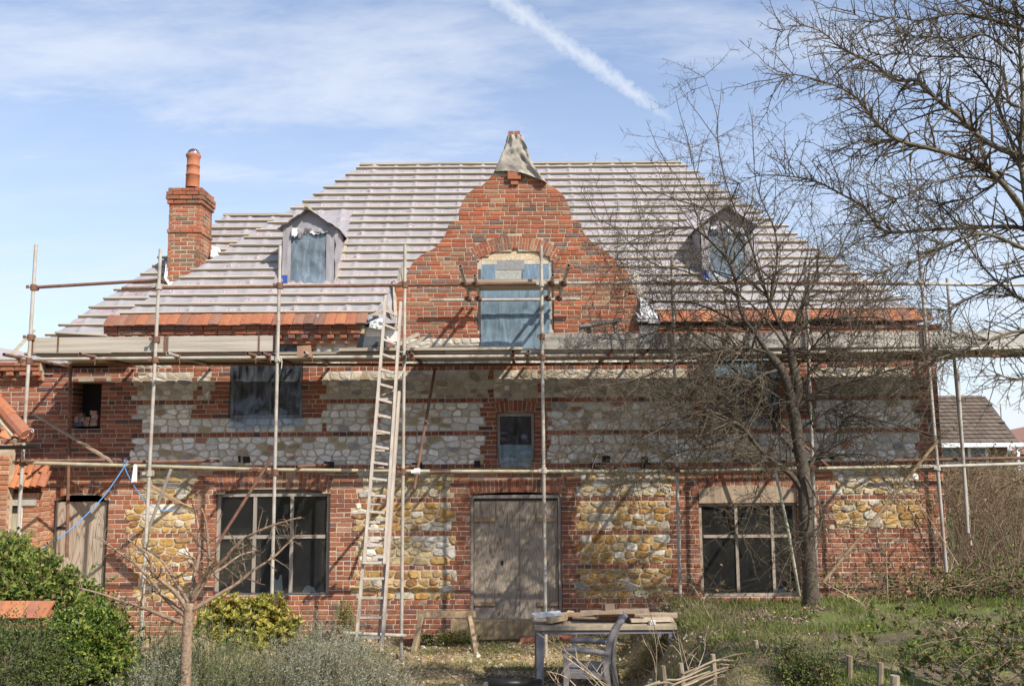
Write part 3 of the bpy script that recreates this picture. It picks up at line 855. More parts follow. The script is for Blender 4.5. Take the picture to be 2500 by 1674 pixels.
# ---- eaves tiles, one by one
def eave_tiles(xa, xb):
    x = xa
    while x < xb-.08:
        b = MB(); w = .163; c = random.choice([(.36, .14, .075), (.31, .12, .07), (.25, .115, .078), (.39, .16, .08), (.2, .11, .08), (.34, .13, .07), (.27, .14, .095)])
        r = rnd(-.006, .009); k = rnd(-.014, .010)
        q = []
        for h in (.050, .063):
            for t in (-.07, .07, .215):
                hh = h+r-(.028 if t > .2 else 0)+(.004 if t < 0 else 0)
                t += k if t < 0 else 0; q += [main.at(x+.002, t+rnd(-.004, .004), hh), main.at(x+w/2, t, hh+.006), main.at(x+w-.002, t+rnd(-.004, .004), hh)]
        f = []
        for j in range(2):
            for i in range(2):
                a = j*3+i; f += [(a, a+3, a+4, a+1), (a+9, a+10, a+13, a+12)]
        f += [(0, 1, 10, 9), (1, 2, 11, 10), (6, 15, 16, 7), (7, 16, 17, 8), (0, 9, 12, 3), (3, 12, 15, 6), (2, 5, 14, 11), (5, 8, 17, 14)]
        b.add(q, f, c); b.build('eaves_tile', m_tile, roof_o); x += .165
eave_tiles(e_l-.02, wx(902, 780)); eave_tiles(P(1610, 780, -.2).x, e_r)
def fillet(xa, xb):
    und = MB(); und.beam(main.at(xa, .03, .02), main.at(xb, .03, .02), .12, .02, up=(0, -TS/SQ, 1/SQ)); und.build('tilting_fillet', m_lead, roof_o)
for xa, xb in ((e_l, wx(902, 780)), (P(1610, 780, -.2).x, e_r)): fillet(xa, xb)
# ================================================================ WINDOWS, DOORS
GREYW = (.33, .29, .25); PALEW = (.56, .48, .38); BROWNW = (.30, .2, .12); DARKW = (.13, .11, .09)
def framed(name, o, col, fw=.06, depth=.07, y=.07, mull=(), trans=(), glass=None, barw=.045, z1=None, head=None, sill=None, label=None):
    """window frame > mullion, glazing_bar, pane"""
    x0, x1, z0 = o['x0'], o['x1'], o['z0']; z1 = z1 if z1 is not None else o['z1']
    f = MB(); g = .003
    f.box((x0+g, y, z0+g), (x0+fw, y+depth, z1-g), col, .002); f.box((x1-fw, y, z0+g), (x1-g, y+depth, z1-g), col, .002)
    hd = head or fw; f.box((x0+fw+.001, y+.002, z1-hd), (x1-fw-.001, y+depth-.002, z1-g), col, .002)
    sl_ = sill or fw; f.box((x0+fw+.001, y-.02, z0+g), (x1-fw-.001, y+depth, z0+sl_), col, .002)
    w = f.build(name, m_wood, house)
    if label: w['label'] = label
    xs = [x0+fw]+[wx(m, 1300) for m in mull]+[x1-fw]; zs = [z0+sl_]+sorted(trans)+[z1-hd]
    for m in xs[1:-1]:
        b = MB(); b.box((m-barw/2, y+.006, z0+sl_+.001), (m+barw/2, y+depth-.006, z1-hd-.001), col, .001); b.build('mullion', m_wood, w)
    for t in zs[1:-1]:
        b = MB()
        for a, c in zip(xs, xs[1:]):
            b.box((a+barw/2+.001, y+.010, t-barw/2), (c-barw/2-.001, y+depth-.01, t+barw/2), col, .001)
        b.build('glazing_bar', m_wood, w)
    if glass:
        for a, c in zip(xs, xs[1:]):
            for s_, t in zip(zs, zs[1:]):
                b = MB(); b.box((a-.01, y+.030, s_-.01), (c+.01, y+.035, t+.01)); b.build('pane', glass, w)
    return w
wl = framed('window', OP['win_l'], GREYW, .055, .08, .06, (618, 709), (wz(1311, 660),), m_glass, .052)
wr_ = framed('window', OP['win_r'], (.36, .30, .24), .05, .08, .06, (1801, 1889), (wz(1309, 1830),), m_glass, .045, z1=wz(1227, 1830))
def arch_board(o, z0, mat, y, parent, name, col=(.3, .27, .24), n=12, th=.03):
    b = MB(); vs = []
    for yy in (y, y+th):
        for i in range(n+1):
            x = lerp(-o['w']+.004, o['w']-.004, i/n); vs += [(o['xc']+x, yy, z0), (o['xc']+x, yy, o['zc']+sqrt(max(0, o['R']**2-x*x))+.01)]
    fs = [(i*2, i*2+2, i*2+3, i*2+1) for i in range(n)]+[(2*(n+1)+i*2+1, 2*(n+1)+i*2+3, 2*(n+1)+i*2+2, 2*(n+1)+i*2) for i in range(n)]
    fs += [(i*2, i*2+2*(n+1), i*2+2+2*(n+1), i*2+2) for i in range(n)]
    b.add(vs, fs, col); return b.build(name, mat, parent)
arch_board(OP['win_l'], OP['win_l']['z1'], m_wood, .085, wl, 'infill_board', (.2, .175, .15))
arch_board(OP['win_r'], wz(1227, 1830)+.002, m_wood, .0, wr_, 'timber_lintel', (.38, .29, .21), th=.12)
# small middle window
wm = framed('window', OP['up_m'], GREYW, .05, .06, .05, (), (), m_glass, .04)
arch_board(OP['up_m'], OP['up_m']['z1'], m_wood, .06, wm, 'infill_board', GREYW)
def sheet_grid(name, px0, py0, px1, py1, Y, mat, parent, nx=16, ny=20, wr=.02, hem=0.0, bow=.0, yin=0.0, narrow=0.0, label=None):
    """loose plastic sheet hung in front of an opening"""
    b = MB(); sd = rnd(0, 50)
    for j in range(ny+1):
        v = j/ny
        for i in range(nx+1):
            u = i/nx
            px = lerp(px0, px1, u)+(.5-u)*2*narrow*max(0, v-.75)*4; py = lerp(py0, py1, v)+hem*nz(u*3.1, sd)*v**4
            y = Y-yin*(v**6)+wr*(nz(u*5+sd, v*3.2)+.6*nz(u*11+sd, v*6))*(.25+.75*v)-bow*sin(pi*u)*sin(pi*v)
            p = P(px, py, y); b.v.append(tuple(p)); b.c.append((1, 1, 1))
    b.f = [(j*(nx+1)+i, (j+1)*(nx+1)+i, (j+1)*(nx+1)+i+1, j*(nx+1)+i+1) for j in range(ny) for i in range(nx)]; b.m = [0]*len(b.f)
    o = b.build(name, mat, parent, True)
    if label: o['label'] = label
    return o
sheet_grid('polythene', 1219, 1085, 1299, 1140, -.03, m_film, wm, 14, 16, .03, 8, .0, .0, 3)
sheet_grid('polythene', 1222, 1018, 1296, 1095, .035, m_filmclear, wm, 12, 14, .02)
# upper left window
wu = framed('window', OP['up_l'], (.32, .29, .25), .045, .06, .05, (649,), (wz(926, 650),), m_glass, .03)
sheet_grid('polythene', 558, 838, 741, 1046, .012, m_filmclear, wu, 22, 24, .018, 10, .0, .05)
# upper right window
wq = framed('window', OP['up_r'], (.32, .29, .25), .045, .06, .05, (1808,), (wz(926, 1808),), m_glass, .03)
sheet_grid('polythene', 1712, 846, 1906, 1042, .010, m_filmclear, wq, 22, 24, .03, 10, .0, .06)
sheet_grid('polythene', 1745, 846, 1850, 935, -.01, m_film, wq, 14, 12, .04, 10)
# gable window
wg = framed('window', OP['gable'], PALEW, .07, .1, .03, (), (wz(716, 1258),), m_glass, .05, sill=.06)
arch_board(OP['gable'], OP['gable']['z1']+.0, m_osb, .03, wg, 'strand_board')
b = MB(); b.box((OP['gable']['x0']+.005, .0, OP['gable']['z0']-.0), (OP['gable']['x1']-.005, .028, OP['gable']['z0']+.05), PALEW); b.build('sill', m_wood, wg)
for px, py0, py1 in ((1192, 745, 812), (1330, 745, 812)):
    pass
b = MB(); b.beam(P(1185, 742, .16), P(1335, 742, .16), .03, .05, col=PALEW); b.beam(P(1185, 776, .17), P(1335, 776, .17), .03, .04, col=(.4, .4, .4)); b.build('inner_rail', m_wood, wg)
sheet_grid('polythene', 1174, 646, 1344, 850, -.02, m_film, wg, 24, 28, .02, 9, .02, .03)
# blocked hole: concrete lintel, sill and loose bricks
lt = MB(); lt.box((wx(174, 925), -.006, wz(931, 210)), (wx(272, 925), .12, wz(918, 210)), (.36, .3, .24), .002); lt.build('lintel', m_block, house)
dk = MB(); o = OP['hole']; dk.box((o['x0']-.05, .36, o['z0']-.05), (o['x1']+.05, .4, o['z1']+.05)); dk.build('shade_backing', m_dark, house)  # near-black sheet added behind the hole, coloured as its unlit depth
HB = ['blue-black brick at the bottom left of the pile in the dark opening', 'red-brown brick standing second from left at the bottom of the opening pile', 'narrow brown brick standing third from left at the bottom of the opening pile', 'pale tan brick at the bottom right of the pile in the dark opening',
      'large pinkish lump above the blue-black brick in the opening pile', 'greyish pink brick second from left in the middle row of the opening pile', 'dark red brick right of centre in the middle row of the opening pile', 'brown-red brick directly on the pale tan brick in the opening pile',
      'light pinkish brick second from top of the right stack in the opening', 'dark brown brick on the top left of the pile in the opening', 'reddish brick topmost of the right stack in the dark opening']
for i, (px, py, w, h, c) in enumerate(((190, 1040, .15, .07, (.13, .13, .16)), (203, 1040, .07, .09, (.4, .22, .17)), (215, 1040, .06, .07, (.33, .2, .15)), (230, 1040, .10, .055, (.45, .3, .22)),
        (184, 1030, .11, .085, (.46, .32, .28)), (198, 1029, .08, .07, (.4, .3, .27)), (214, 1029, .07, .07, (.36, .17, .12)), (230, 1031, .10, .06, (.36, .2, .15)), (231, 1021, .10, .06, (.42, .26, .22)), (190, 1017, .14, .055, (.28, .17, .14)), (229, 1011, .1, .06, (.4, .22, .18)))):
    p = P(px, py, .12); bb = MB(); bb.box((p.x-w/2, .1+rnd(-.02, .03), p.z), (p.x+w/2, .22, p.z+h), c, .006)
    solo(bb, 'loose_brick', m_brick, HB[i], 'brick', 'loose bricks in the dark opening')
# doors
o = OP['door']
df = MB(); fw = .05
for xa, xb in ((o['x0']+.003, o['x0']+fw), (o['x1']-fw, o['x1']-.003)): df.box((xa, .03, o['z0']), (xb, .12, o['z1']-.003), GREYW, .002)
df.box((o['x0']+fw+.001, .028, o['z1']-.055), (o['x1']-fw-.001, .118, o['z1']-.003), (.36, .32, .3), .002)
dfo = df.build('door_frame', m_wood, house)
m_ply = D.materials.new('plywood'); m_ply.use_nodes = True
def ply_nodes(m):
    t = m.node_tree; n = t.nodes; l = t.links; bs = n['Principled BSDF']; bs.inputs['Roughness'].default_value = .85; bs.inputs['Specular IOR Level'].default_value = .15
    geo = n.new('ShaderNodeNewGeometry'); mpn = n.new('ShaderNodeMapping'); mpn.inputs['Scale'].default_value = (3.2, 1, .42); l.new(geo.outputs['Position'], mpn.inputs[0])
    q = n.new('ShaderNodeTexNoise'); q.inputs['Scale'].default_value = 1.7; q.inputs['Detail'].default_value = 2; q.inputs['Distortion'].default_value = .5; l.new(mpn.outputs[0], q.inputs['Vector'])
    mu = n.new('ShaderNodeMath'); mu.operation = 'MULTIPLY'; mu.inputs[1].default_value = 17; l.new(q.outputs['Fac'], mu.inputs[0])
    fr = n.new('ShaderNodeMath'); fr.operation = 'FRACT'; l.new(mu.outputs[0], fr.inputs[0])
    cr = n.new('ShaderNodeValToRGB'); l.new(fr.outputs[0], cr.inputs[0])
    e = cr.color_ramp.elements; e[0].position = 0; e[0].color = (.38, .31, .24, 1); e[1].position = 1; e[1].color = (.39, .315, .245, 1)
    for ps, c in ((.14, (.20, .145, .10)), (.28, (.38, .31, .245)), (.7, (.44, .375, .305))):
        x = e.new(ps); x.color = (*c, 1)
    q2 = n.new('ShaderNodeTexNoise'); q2.inputs['Scale'].default_value = 3; q2.inputs['Detail'].default_value = 6; l.new(geo.outputs['Position'], q2.inputs['Vector'])
    mr = n.new('ShaderNodeMapRange'); l.new(q2.outputs['Fac'], mr.inputs[0]); mr.inputs[3].default_value = .75; mr.inputs[4].default_value = 1.2
    mx = n.new('ShaderNodeMix'); mx.data_type = 'RGBA'; mx.blend_type = 'MULTIPLY'; mx.inputs['Factor'].default_value = 1
    l.new(cr.outputs[0], mx.inputs['A']); l.new(mr.outputs[0], mx.inputs['B']); l.new(mx.outputs['Result'], bs.inputs['Base Color'])
    bp = n.new('ShaderNodeBump'); bp.inputs['Strength'].default_value = .15; bp.inputs['Distance'].default_value = .01; l.new(fr.outputs[0], bp.inputs['Height']); l.new(bp.outputs[0], bs.inputs['Normal'])
ply_nodes(m_ply)
xs = [o['x0']+fw+.004, wx(1269, 1400), o['x1']-fw-.004]; zt = o['z1']-.1
for i, (a, c) in enumerate(zip(xs, xs[1:])):
    d = MB(); d.box((a+.003, .07+i*.012, o['z0']+.02), (c-.003, .095+i*.012, zt)); do = d.build('door', m_ply, house)
    bt = MB()
    for py in (1268, 1474):
        z = wz(py, 1250)
        bt.box((a+.004, .045, z-.03), (a+.33, .069+i*.012, z+.03), (.40, .27, .16), .002) if i == 0 else bt.box((wx(1311, 1300), .05, z-.035), (c-.004, .081, z+.03), (.34, .25, .17), .002)
    if i == 0:
        for py in (1268, 1474):
            q = MB(); z = wz(py, 1250); q.box((a+.004, .045, z-.03), (a+.33, .069, z+.03), (.40, .27, .16), .002); q.build('door_batten', m_wood, do)
        q = MB(); pk = P(1226, 1373, .07); q.box((pk.x-.018, .062, pk.z-.03), (pk.x+.018, .07, pk.z+.03), (.03, .03, .03)); q.build('latch_hole', m_dark, do)
    else:
        for py in (1268, 1474):
            q = MB(); z = wz(py, 1250); q.box((wx(1311, 1300), .05, z-.035), (c-.004, .081, z+.03), (.34, .25, .17), .002); q.build('door_batten', m_wood, do)
b = MB(); b.box((o['x0']+fw, .1, zt-.02), (o['x1']-fw, .13, o['z1']-.05), DARKW); b.build('head_board', m_wood, dfo)
o = OP['door_l']
d = MB(); d.box((wx(133, 1300), .08, o['z0']), (wx(249, 1300), .11, wz(1225, 190)), (1, 1, 1)); dlo = d.build('door', m_ply, house)
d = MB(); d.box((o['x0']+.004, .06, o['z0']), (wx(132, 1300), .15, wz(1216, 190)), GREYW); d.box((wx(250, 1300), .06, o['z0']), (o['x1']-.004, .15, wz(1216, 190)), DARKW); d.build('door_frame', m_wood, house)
d = MB(); d.box((wx(134, 1287), .06, wz(1291, 150)), (wx(158, 1287), .078, wz(1286, 150)), (.03, .03, .03)); d.build('hinge', m_black, dlo)

# ================================================================ DORMERS, wrapped in felt
def ppl(px, py, p0, nrm):
    d = MROT @ Vector(((px-W0/2)/FPX, -(py-H0/2)/FPX, -1)); p0 = Vector(p0); nrm = Vector(nrm)
    return CAM+d*((p0-CAM).dot(nrm)/d.dot(nrm))
def dormer(L0, L1, yb, eave, apex, win, label):
    """L0..L1 face in pixels, yb bottom, eave and apex pixel rows, win = window rectangle"""
    t = y_on(main, yb, (L0+L1)/2); Y = main.at(0, t).y; sd = rnd(0, 30)
    x0, x1 = P(L0, (yb+eave)/2, Y).x, P(L1, (yb+eave)/2, Y).x; c = (L0+L1)/2
    z0, ze, za = P(c, yb, Y).z-.1, P(c, eave, Y).z, P(c, apex, Y).z
    wx0, wx1 = P(win[0], 620, Y).x, P(win[2], 620, Y).x; wz0, wz1 = P(c, win[3], Y).z, P(c, win[1], Y).z
    ys = lambda z: main.y0+(z-main.z0)/TS+.02
    dm = MB()
    def strip(ax, az, bx, bz, n=8, m=8, ya=0.0):
        vs = []
        for j in range(m+1):
            for i in range(n+1):
                x, z = lerp(ax, bx, i/n), lerp(az, bz, j/m); vs.append((x, Y-ya-.025-.035*nz(x*7+sd, z*6)-.022*nz(x*19, z*15+sd), z))
        dm.add(vs, [(j*(n+1)+i, j*(n+1)+i+1, (j+1)*(n+1)+i+1, (j+1)*(n+1)+i) for j in range(m) for i in range(n)])
    strip(x0, z0, wx0, ze); strip(wx1, z0, x1, ze); strip(wx0-.002, z0, wx1+.002, wz0, 10, 3); strip(wx0-.002, wz1, wx1+.002, ze, 10, 4)
    # cheeks: sheets from the front corner back to the slope
    for x, s_ in ((x0, -1), (x1, 1)):
        vs = []; n, m = 12, 10
        for j in range(m+1):
            z = lerp(z0, ze, j/m)
            for i in range(n+1):
                y = lerp(Y-.02, max(Y, ys(z)), i/n); vs.append((x+s_*(.01+.035*nz(y*6+sd, z*6)), y, z))
        dm.add(vs, [(j*(n+1)+i, j*(n+1)+i+1, (j+1)*(n+1)+i+1, (j+1)*(n+1)+i) for j in range(m) for i in range(n)])
    d_o = dm.build('dormer', m_membrane, house, True); d_o['label'] = label
    # gable triangle and two roof sheets with a ragged overhang
    rf = MB(); xm = (x0+x1)/2
    for s_, xe in ((-1, x0-.07), (1, x1+.07)):
        vs = []; n, m = 10, 12
        for j in range(m+1):
            u = j/m
            for i in range(n+1):
                v = i/n; x = lerp(xm, xe, u); z = lerp(za+.03, ze-.03, u)+.014*nz(x*8+sd, v*6)
                zb = lerp(za, ze, u); yy = lerp(Y-.13-.06*nz(u*6, sd+s_), ys(zb)+.06, v)
                vs.append((x+.01*nz(v*7, u*5+sd), yy, z-.05*(1-v)**6*(.5+nz(u*4+sd, 1))))
        rf.add(vs, [(j*(n+1)+i, j*(n+1)+i+1, (j+1)*(n+1)+i+1, (j+1)*(n+1)+i) for j in range(m) for i in range(n)])
    rf.build('dormer_roof', m_membrane, d_o, True)
    tr_ = MB(); tr_.add([(x0, Y-.012, ze), (x1, Y-.012, ze), (xm, Y-.012, za)], [(0, 1, 2)]); tr_.build('dormer_gable', m_membrane, d_o)
    # torn flaps hanging over the window head
    for k in range(6):
        xa = lerp(wx0, wx1, (k+.2)/6); w = (wx1-wx0)/6*rnd(.8, 1.5); h = rnd(.05, .17); vs = []; n, m = 4, 5
        for j in range(m+1):
            for i in range(n+1):
                v = j/m; vs.append((xa+w*(i/n)*(1-.3*v), Y-.05-.03*sin(v*2+k)-.02*nz(i*.8, v*3+k), ze-.03-h*v*(1+.3*nz(i*1.1+k, .5))))
        f_ = MB(); f_.add(vs, [(j*(n+1)+i, j*(n+1)+i+1, (j+1)*(n+1)+i+1, (j+1)*(n+1)+i) for j in range(m) for i in range(n)])
        f_.build('torn_flap', m_membrane if k % 3 else m_white, d_o, True)
    rp = MB(); rp.beam((xm-.01, Y-.26, za+.03), (xm, ys(za)-.1, za+.03), .05, .06); rp.build('ridge_piece', m_batten, d_o)
    gl = MB(); gl.box((wx0, Y+.14, wz0), (wx1, Y+.16, wz1+.05)); gl.build('window_back', m_room, d_o)
    for (u0, v0, u1, v1) in ((.0, .80, .95, .25), (.38, 1.0, 1.0, .68)):
        s_ = MB(); s_.beam((lerp(wx0, wx1, u0), Y+.03, lerp(wz0, wz1, v0)), (lerp(wx0, wx1, u1), Y+.03, lerp(wz0, wz1, v1)), .06, .02, up=(0, 1, 0)); s_.build('cross_strip', m_batten, d_o)
    vs = []; n, m = 14, 18
    for j in range(m+1):
        for i in range(n+1):
            u, v = i/n, j/m; vs.append((lerp(wx0-.02, wx1+.02, u), Y-.005-.03*nz(u*5+sd, v*5)-.05*max(0, .15-v)*5, lerp(wz0-.05, wz1+.02, v)))
    f_ = MB(); f_.add(vs, [(j*(n+1)+i, j*(n+1)+i+1, (j+1)*(n+1)+i+1, (j+1)*(n+1)+i) for j in range(m) for i in range(n)]); f_.build('polythene', m_filmlight, d_o, True)
    # pale edge batten down the right cheek
    e = MB()
    p0, p1 = Vector((x1+.03, ys(ze)-.05, ze-.05)), Vector((x1+.03, Y+.04, z0+.08)); e.beam(p0+Vector((.03, 0, .02)), p1+Vector((.03, 0, .05)), .05, .05); e.build('side_batten', m_batten, d_o)
    tp = MB(); tp.box((x0-.02, Y-.045, z0+.09), (x0+.1, Y-.04, z0+.22), (.05, .09, .3)); tp.build('blue_tape', M('blue tape', (.05, .09, .32), rough=.5), d_o)
dormer(690, 817, 690, 554, 515, (711, 568, 797, 686), 'left dormer wrapped in grey felt')
dormer(1712, 1838, 681, 549, 510, (1733, 560, 1818, 676), 'right dormer wrapped in grey felt behind the branches')

# ================================================================ GABLE TOP: brick corbel, cloth hood, cap bricks
cb = MB()
for x0, x1, y0, y1, pr in ((1240, 1271, 421, 440, -.07), (1247, 1265, 441, 452, -.045)):
    a, c = P(x0, y1, 0), P(x1, y0, 0); cb.box((a.x, pr, a.z), (c.x, .02, c.z), (.36, .14, .08), .003)
cb.build('brick_corbel', m_brick, house)
CLp = [(331, 1240), (345, 1239), (365, 1233), (373, 1226), (379, 1224), (400, 1217), (412, 1211), (421, 1207)]
CRp = [(331, 1274), (345, 1279), (360, 1285), (378, 1291), (398, 1299), (415, 1307), (428, 1317), (440, 1327), (449, 1333)]
cl = MB(); n, m = 30, 26
for j in range(m+1):
    v = j/m; yl = lerp(331, 421, v); yr_ = lerp(331, 449, v)
    for i in range(n+1):
        u = i/n                              # 0 back left, .2 front left, .8 front right, 1 back right
        if u < .2: px, py, y = interp(yl, CLp)-1.5, yl, lerp(.42, -.03, u/.2)
        elif u > .8: px, py, y = interp(yr_, CRp)+1.5, yr_, lerp(-.03, .42, (u-.8)/.2)
        else:
            q = (u-.2)/.6; px, py = lerp(interp(yl, CLp), interp(yr_, CRp), q), lerp(yl, yr_, q**1.6)-5*v*sin(pi*q); y = -.05-.03*v
        p = P(px, py, 0 if True else y); p.y = y-.05*nz(u*6, v*3)-.04*nz(u*15+v*2, v*5)-.02*nz(u*30+v*6, v*9); p.x += .012*nz(u*9, v*11, 3); 
        cl.v.append(tuple(p)); cl.c.append((1, 1, 1))
cl.f = [(j*(n+1)+i, (j+1)*(n+1)+i, (j+1)*(n+1)+i+1, j*(n+1)+i+1) for j in range(m) for i in range(n)]; cl.m = [0]*len(cl.f)
solo(cl, 'cloth_hood', m_cloth, 'grey sacking hood pulled over the tip of the brick gable', 'cloth', smooth=True)
for px0, px1, c in ((1241, 1254, (.3, .14, .09)), (1255.5, 1269, (.4, .11, .07))):
    b = MB(); a, q = P(px0, 329, 0), P(px1, 321.5, 0); b.box((a.x, -.03, a.z-.02), (q.x, .1, q.z), c, .003)
    b.build('cap_brick', m_brick, house)
# ================================================================ rough ends of the roof beside the gable
def crumple(name, pts, mat, parent, nx=12, ny=12, amp=.05, sd=0.0, label=None):
    """pts: 4 corners (tl, tr, br, bl) as vectors"""
    tl, tr, br, bl = [Vector(p) for p in pts]; b = MB(); nrm = (tr-tl).cross(bl-tl).normalized()
    for j in range(ny+1):
        for i in range(nx+1):
            u, v = i/nx, j/ny; p = tl.lerp(tr, u).lerp(bl.lerp(br, u), v)
            p = p+nrm*amp*(nz(u*4+sd, v*4)+.5*nz(u*9, v*9+sd))+Vector((1, 0, .6))*amp*.5*nz(u*3+9, v*3+sd)
            b.v.append(tuple(p)); b.c.append((1, 1, 1))
    b.f = [(j*(nx+1)+i, (j+1)*(nx+1)+i, (j+1)*(nx+1)+i+1, j*(nx+1)+i+1) for j in range(ny) for i in range(nx)]; b.m = [0]*len(b.f)
    o = b.build(name, mat, parent, True)
    if label: o['label'] = label
    return o
ke = MB(); ke.box((wx(893, 815), -.03, wz(834, 930)), (wx(974, 815), .05, wz(798, 930)), (1, 1, 1), .01); ke.build('rendered_kneeler', m_plaster, house)
ke = MB(); ke.box((wx(1562, 815), -.06, wz(818, 1580)), (wx(1612, 815), .05, wz(796, 1580)), (1, 1, 1), .01); ke.build('rendered_kneeler', m_plaster, house)
crumple('felt_end', (P(918, 755, -.12), P(966, 690, .1), P(970, 800, -.08), P(900, 800, -.2)), m_membrane, house, amp=.05, sd=3)
crumple('felt_end', (P(903, 786, -.2), P(940, 770, -.2), P(938, 806, -.14), P(902, 798, -.2)), m_white, house, amp=.04, sd=8)
crumple('felt_end', (P(1540, 655, .25), P(1556, 668, .3), P(1585, 745, -.05), P(1562, 735, -.02)), m_cloth, house, amp=.04, sd=5)
crumple('felt_end', (P(1562, 725, -.02), P(1592, 745, -.05), P(1612, 790, -.2), P(1566, 782, -.15)), m_white, house, amp=.05, sd=12)
crumple('felt_end', (P(1558, 752, -.03), P(1566, 770, -.1), P(1590, 790, -.2), P(1560, 782, -.1)), m_lead, house, amp=.02, sd=6)
for a, c in (((962, 690, .05), (966, 790, -.1)), ((945, 745, -.1), (968, 800, -.12)), ((905, 770, -.24), (935, 757, -.2))):
    b = MB(); b.beam(P(*a), P(*c), .05, .03); b.build('roof_strip', m_batten, house)
crumple('felt_end', (P(974, 655, .3), P(985, 648, .3), P(984, 700, .12), P(966, 700, .12)), m_cloth, house, amp=.02, sd=2)
# torn felt and bare patch beside the chimney
crumple('felt_patch', (P(518, 600, 1.5), P(540, 606, 1.45), P(535, 625, 1.3), P(514, 628, 1.35)), m_white, house, 8, 8, .05, 31)
crumple('felt_patch', (P(405, 640, 1.0), P(407, 648, 1.0), P(412, 694, .98), P(400, 680, .98)), m_white, house, 6, 8, .03, 41)
crumple('felt_patch', (P(408, 688, .98), P(455, 688, .98), P(435, 697, .9), P(412, 698, .9)), m_white, house, 8, 4, .02, 43)
# ================================================================ SCAFFOLDING
sca = empty('scaffolding', 'tube scaffolding with boarded platform standing along the front of the brick house', 'scaffolding', (0, -1.5, 0))
YF, YB = -1.5, -.3
def gz(x, y):
    """ground height"""
    sm = lambda a, b, t: (lambda q: q*q*(3-2*q))(min(1, max(0, (t-a)/(b-a))))
    m = sm(1.3, 2.15, x+.2*nz(y*.9, 3.3))*sm(-1.1, -2.3, y+.2*nz(x*.8, 1.1))
    h = .84*m*(1-.35*sm(-5.2, -7.5, y))
    h += .35*sm(4.5, 7, x)*sm(.3, -1.2, y)*(1-m)
    h += .5*sm(-4.6, -8, y)*(1-m)*sm(-9, -3, -abs(x))*.6
    return h+.05*nz(x*.7, y*.7)+.02*nz(x*2.3, y*2.3)
def tube_part(name, a, b, mat, r=.0242):
    m = MB(); m.pipe(a, b, r); return m.build(name, mat, sca, True) if False else m.build(name, mat, sca)
def coupler(p, ax=(0, 0, 1), ax2=(1, 0, 0), mat=None):
    m = MB(); p = Vector(p); a, b = Vector(ax), Vector(ax2)
    m.tube([p-a*.04, p+a*.04], .042, 10); q = p+Vector((0, -.03, 0)) if abs(a.z) > .5 else p
    m.tube([p+Vector((0, .048, 0))-b*.04, p+Vector((0, .048, 0))+b*.04], .042, 10)
    m.tube([p+Vector((-.045, -.01, 0)), p+Vector((-.045, -.055, -.01))], .009, 6); m.box((p.x-.075, p.y-.062, p.z-.022), (p.x-.036, p.y-.042, p.z+.022))
    return m.build('coupler', mat or m_rust, sca)
def ray_line(a, b, t): return Vector(a).lerp(Vector(b), t)
STD = [((88, 598), (43, 1318), m_steel), ((392, 608), (349, 1462), m_steel), ((684, 600), (664, 1440), m_steel), ((989, 598), (980, 1560), m_steel),
       ((1321, 600), (1332, 1520), m_steel), ((1640, 624), (1661, 1470), m_steel), ((1966, 640), (1990, 1300), m_steel), ((2244, 615), (2302, 1299), m_steel)]
SP = []
for (t, b, mt_) in STD:
    a, c = P(*t, YF), P(*b, YF)
    d = (c-a); k = (gz(c.x, YF)-.02-a.z)/d.z; c = a+d*k
    SP.append((a, c)); tube_part('standard', c, a, mt_)
def on_std(i, z):
    a, c = SP[i]; return a.lerp(c, (a.z-z)/(a.z-c.z))
# inner standards near the wall
for (t, b, y, mt_) in (((172, 893), (163, 1360), -.28, m_rust), ((2312, 679), (2370, 1330), -.4, m_steel), ((2337, 905), (2363, 1300), -1.5, m_steel)):
    tube_part('standard', P(*b, y), P(*t, y), mt_)
# ledgers
def run(name, pts, y, mat, zoff=0.0):
    q = [P(px, py, y) for px, py in pts]
    for a, b in zip(q, q[1:]): tube_part(name, a, b-(b-a).normalized()*.004, mat)
yl = YF+.05
run('ledger', [(-60, 878), (395, 874), (1150, 870), (1660, 867), (2560, 848)], yl, m_steel)
run('ledger', [(160, 889), (420, 888), (1050, 891), (1700, 886), (2330, 874)], YB, m_rust)
run('ledger', [(32, 1128), (660, 1146), (1050, 1150)], yl, m_yellow)
run('ledger', [(1100, 1150), (1660, 1150), (2300, 1137)], yl, m_yellow)
run('ledger', [(2230, 1140), (2560, 1130)], yl-.06, m_steel)
run('ledger', [(1050, 1152), (1100, 1151)], yl, m_rust)
run('ledger', [(2180, 1124), (2560, 1116)], YB, m_rust)
run('guard_rail', [(75, 702), (400, 683)], yl, m_rust)
run('guard_rail', [(298, 704), (1320, 692)], yl, m_rust)
run('guard_rail', [(1320, 692), (1600, 690)], yl, m_steel)
run('guard_rail', [(1600, 690), (2215, 693)], yl, m_rust)
run('guard_rail', [(2215, 693), (2560, 696)], yl, m_steel)
run('foot_tie', [(836, 1544), (994, 1551)], yl-.12, m_steel)
ZT = P(1250, 873, yl).z+.05
ZDK = ZT+.026
# transoms: near ends poke out over the ledger
for i, px in enumerate((15, 200, 412, 603, 640, 745, 999, 1252, 1290, 1493, 1580, 1800, 2050, 2290, 2420)):
    a = P(px, 856 if px > 100 else 860, -1.82); a.z = ZT; y0 = -1.82+rnd(-.06, .06)
    tube_part('transom', (a.x, y0, ZT), (a.x+rnd(-.02, .02), -.05, ZT-.0), m_rust if i % 3 != 2 else m_steel)
    c = MB(); p = Vector((a.x, yl, ZT-.024)); c.tube([p+Vector((-.02, 0, -.02)), p+Vector((.025, 0, -.02))], .034, 10); c.tube([p+Vector((.0, -.04, .024)), p+Vector((.0, .02, .024))], .034, 10); c.tube([p+Vector((.03, -.03, -.02)), p+Vector((.03, -.035, -.09))], .007, 6)
    c.build('coupler', m_rust, sca)
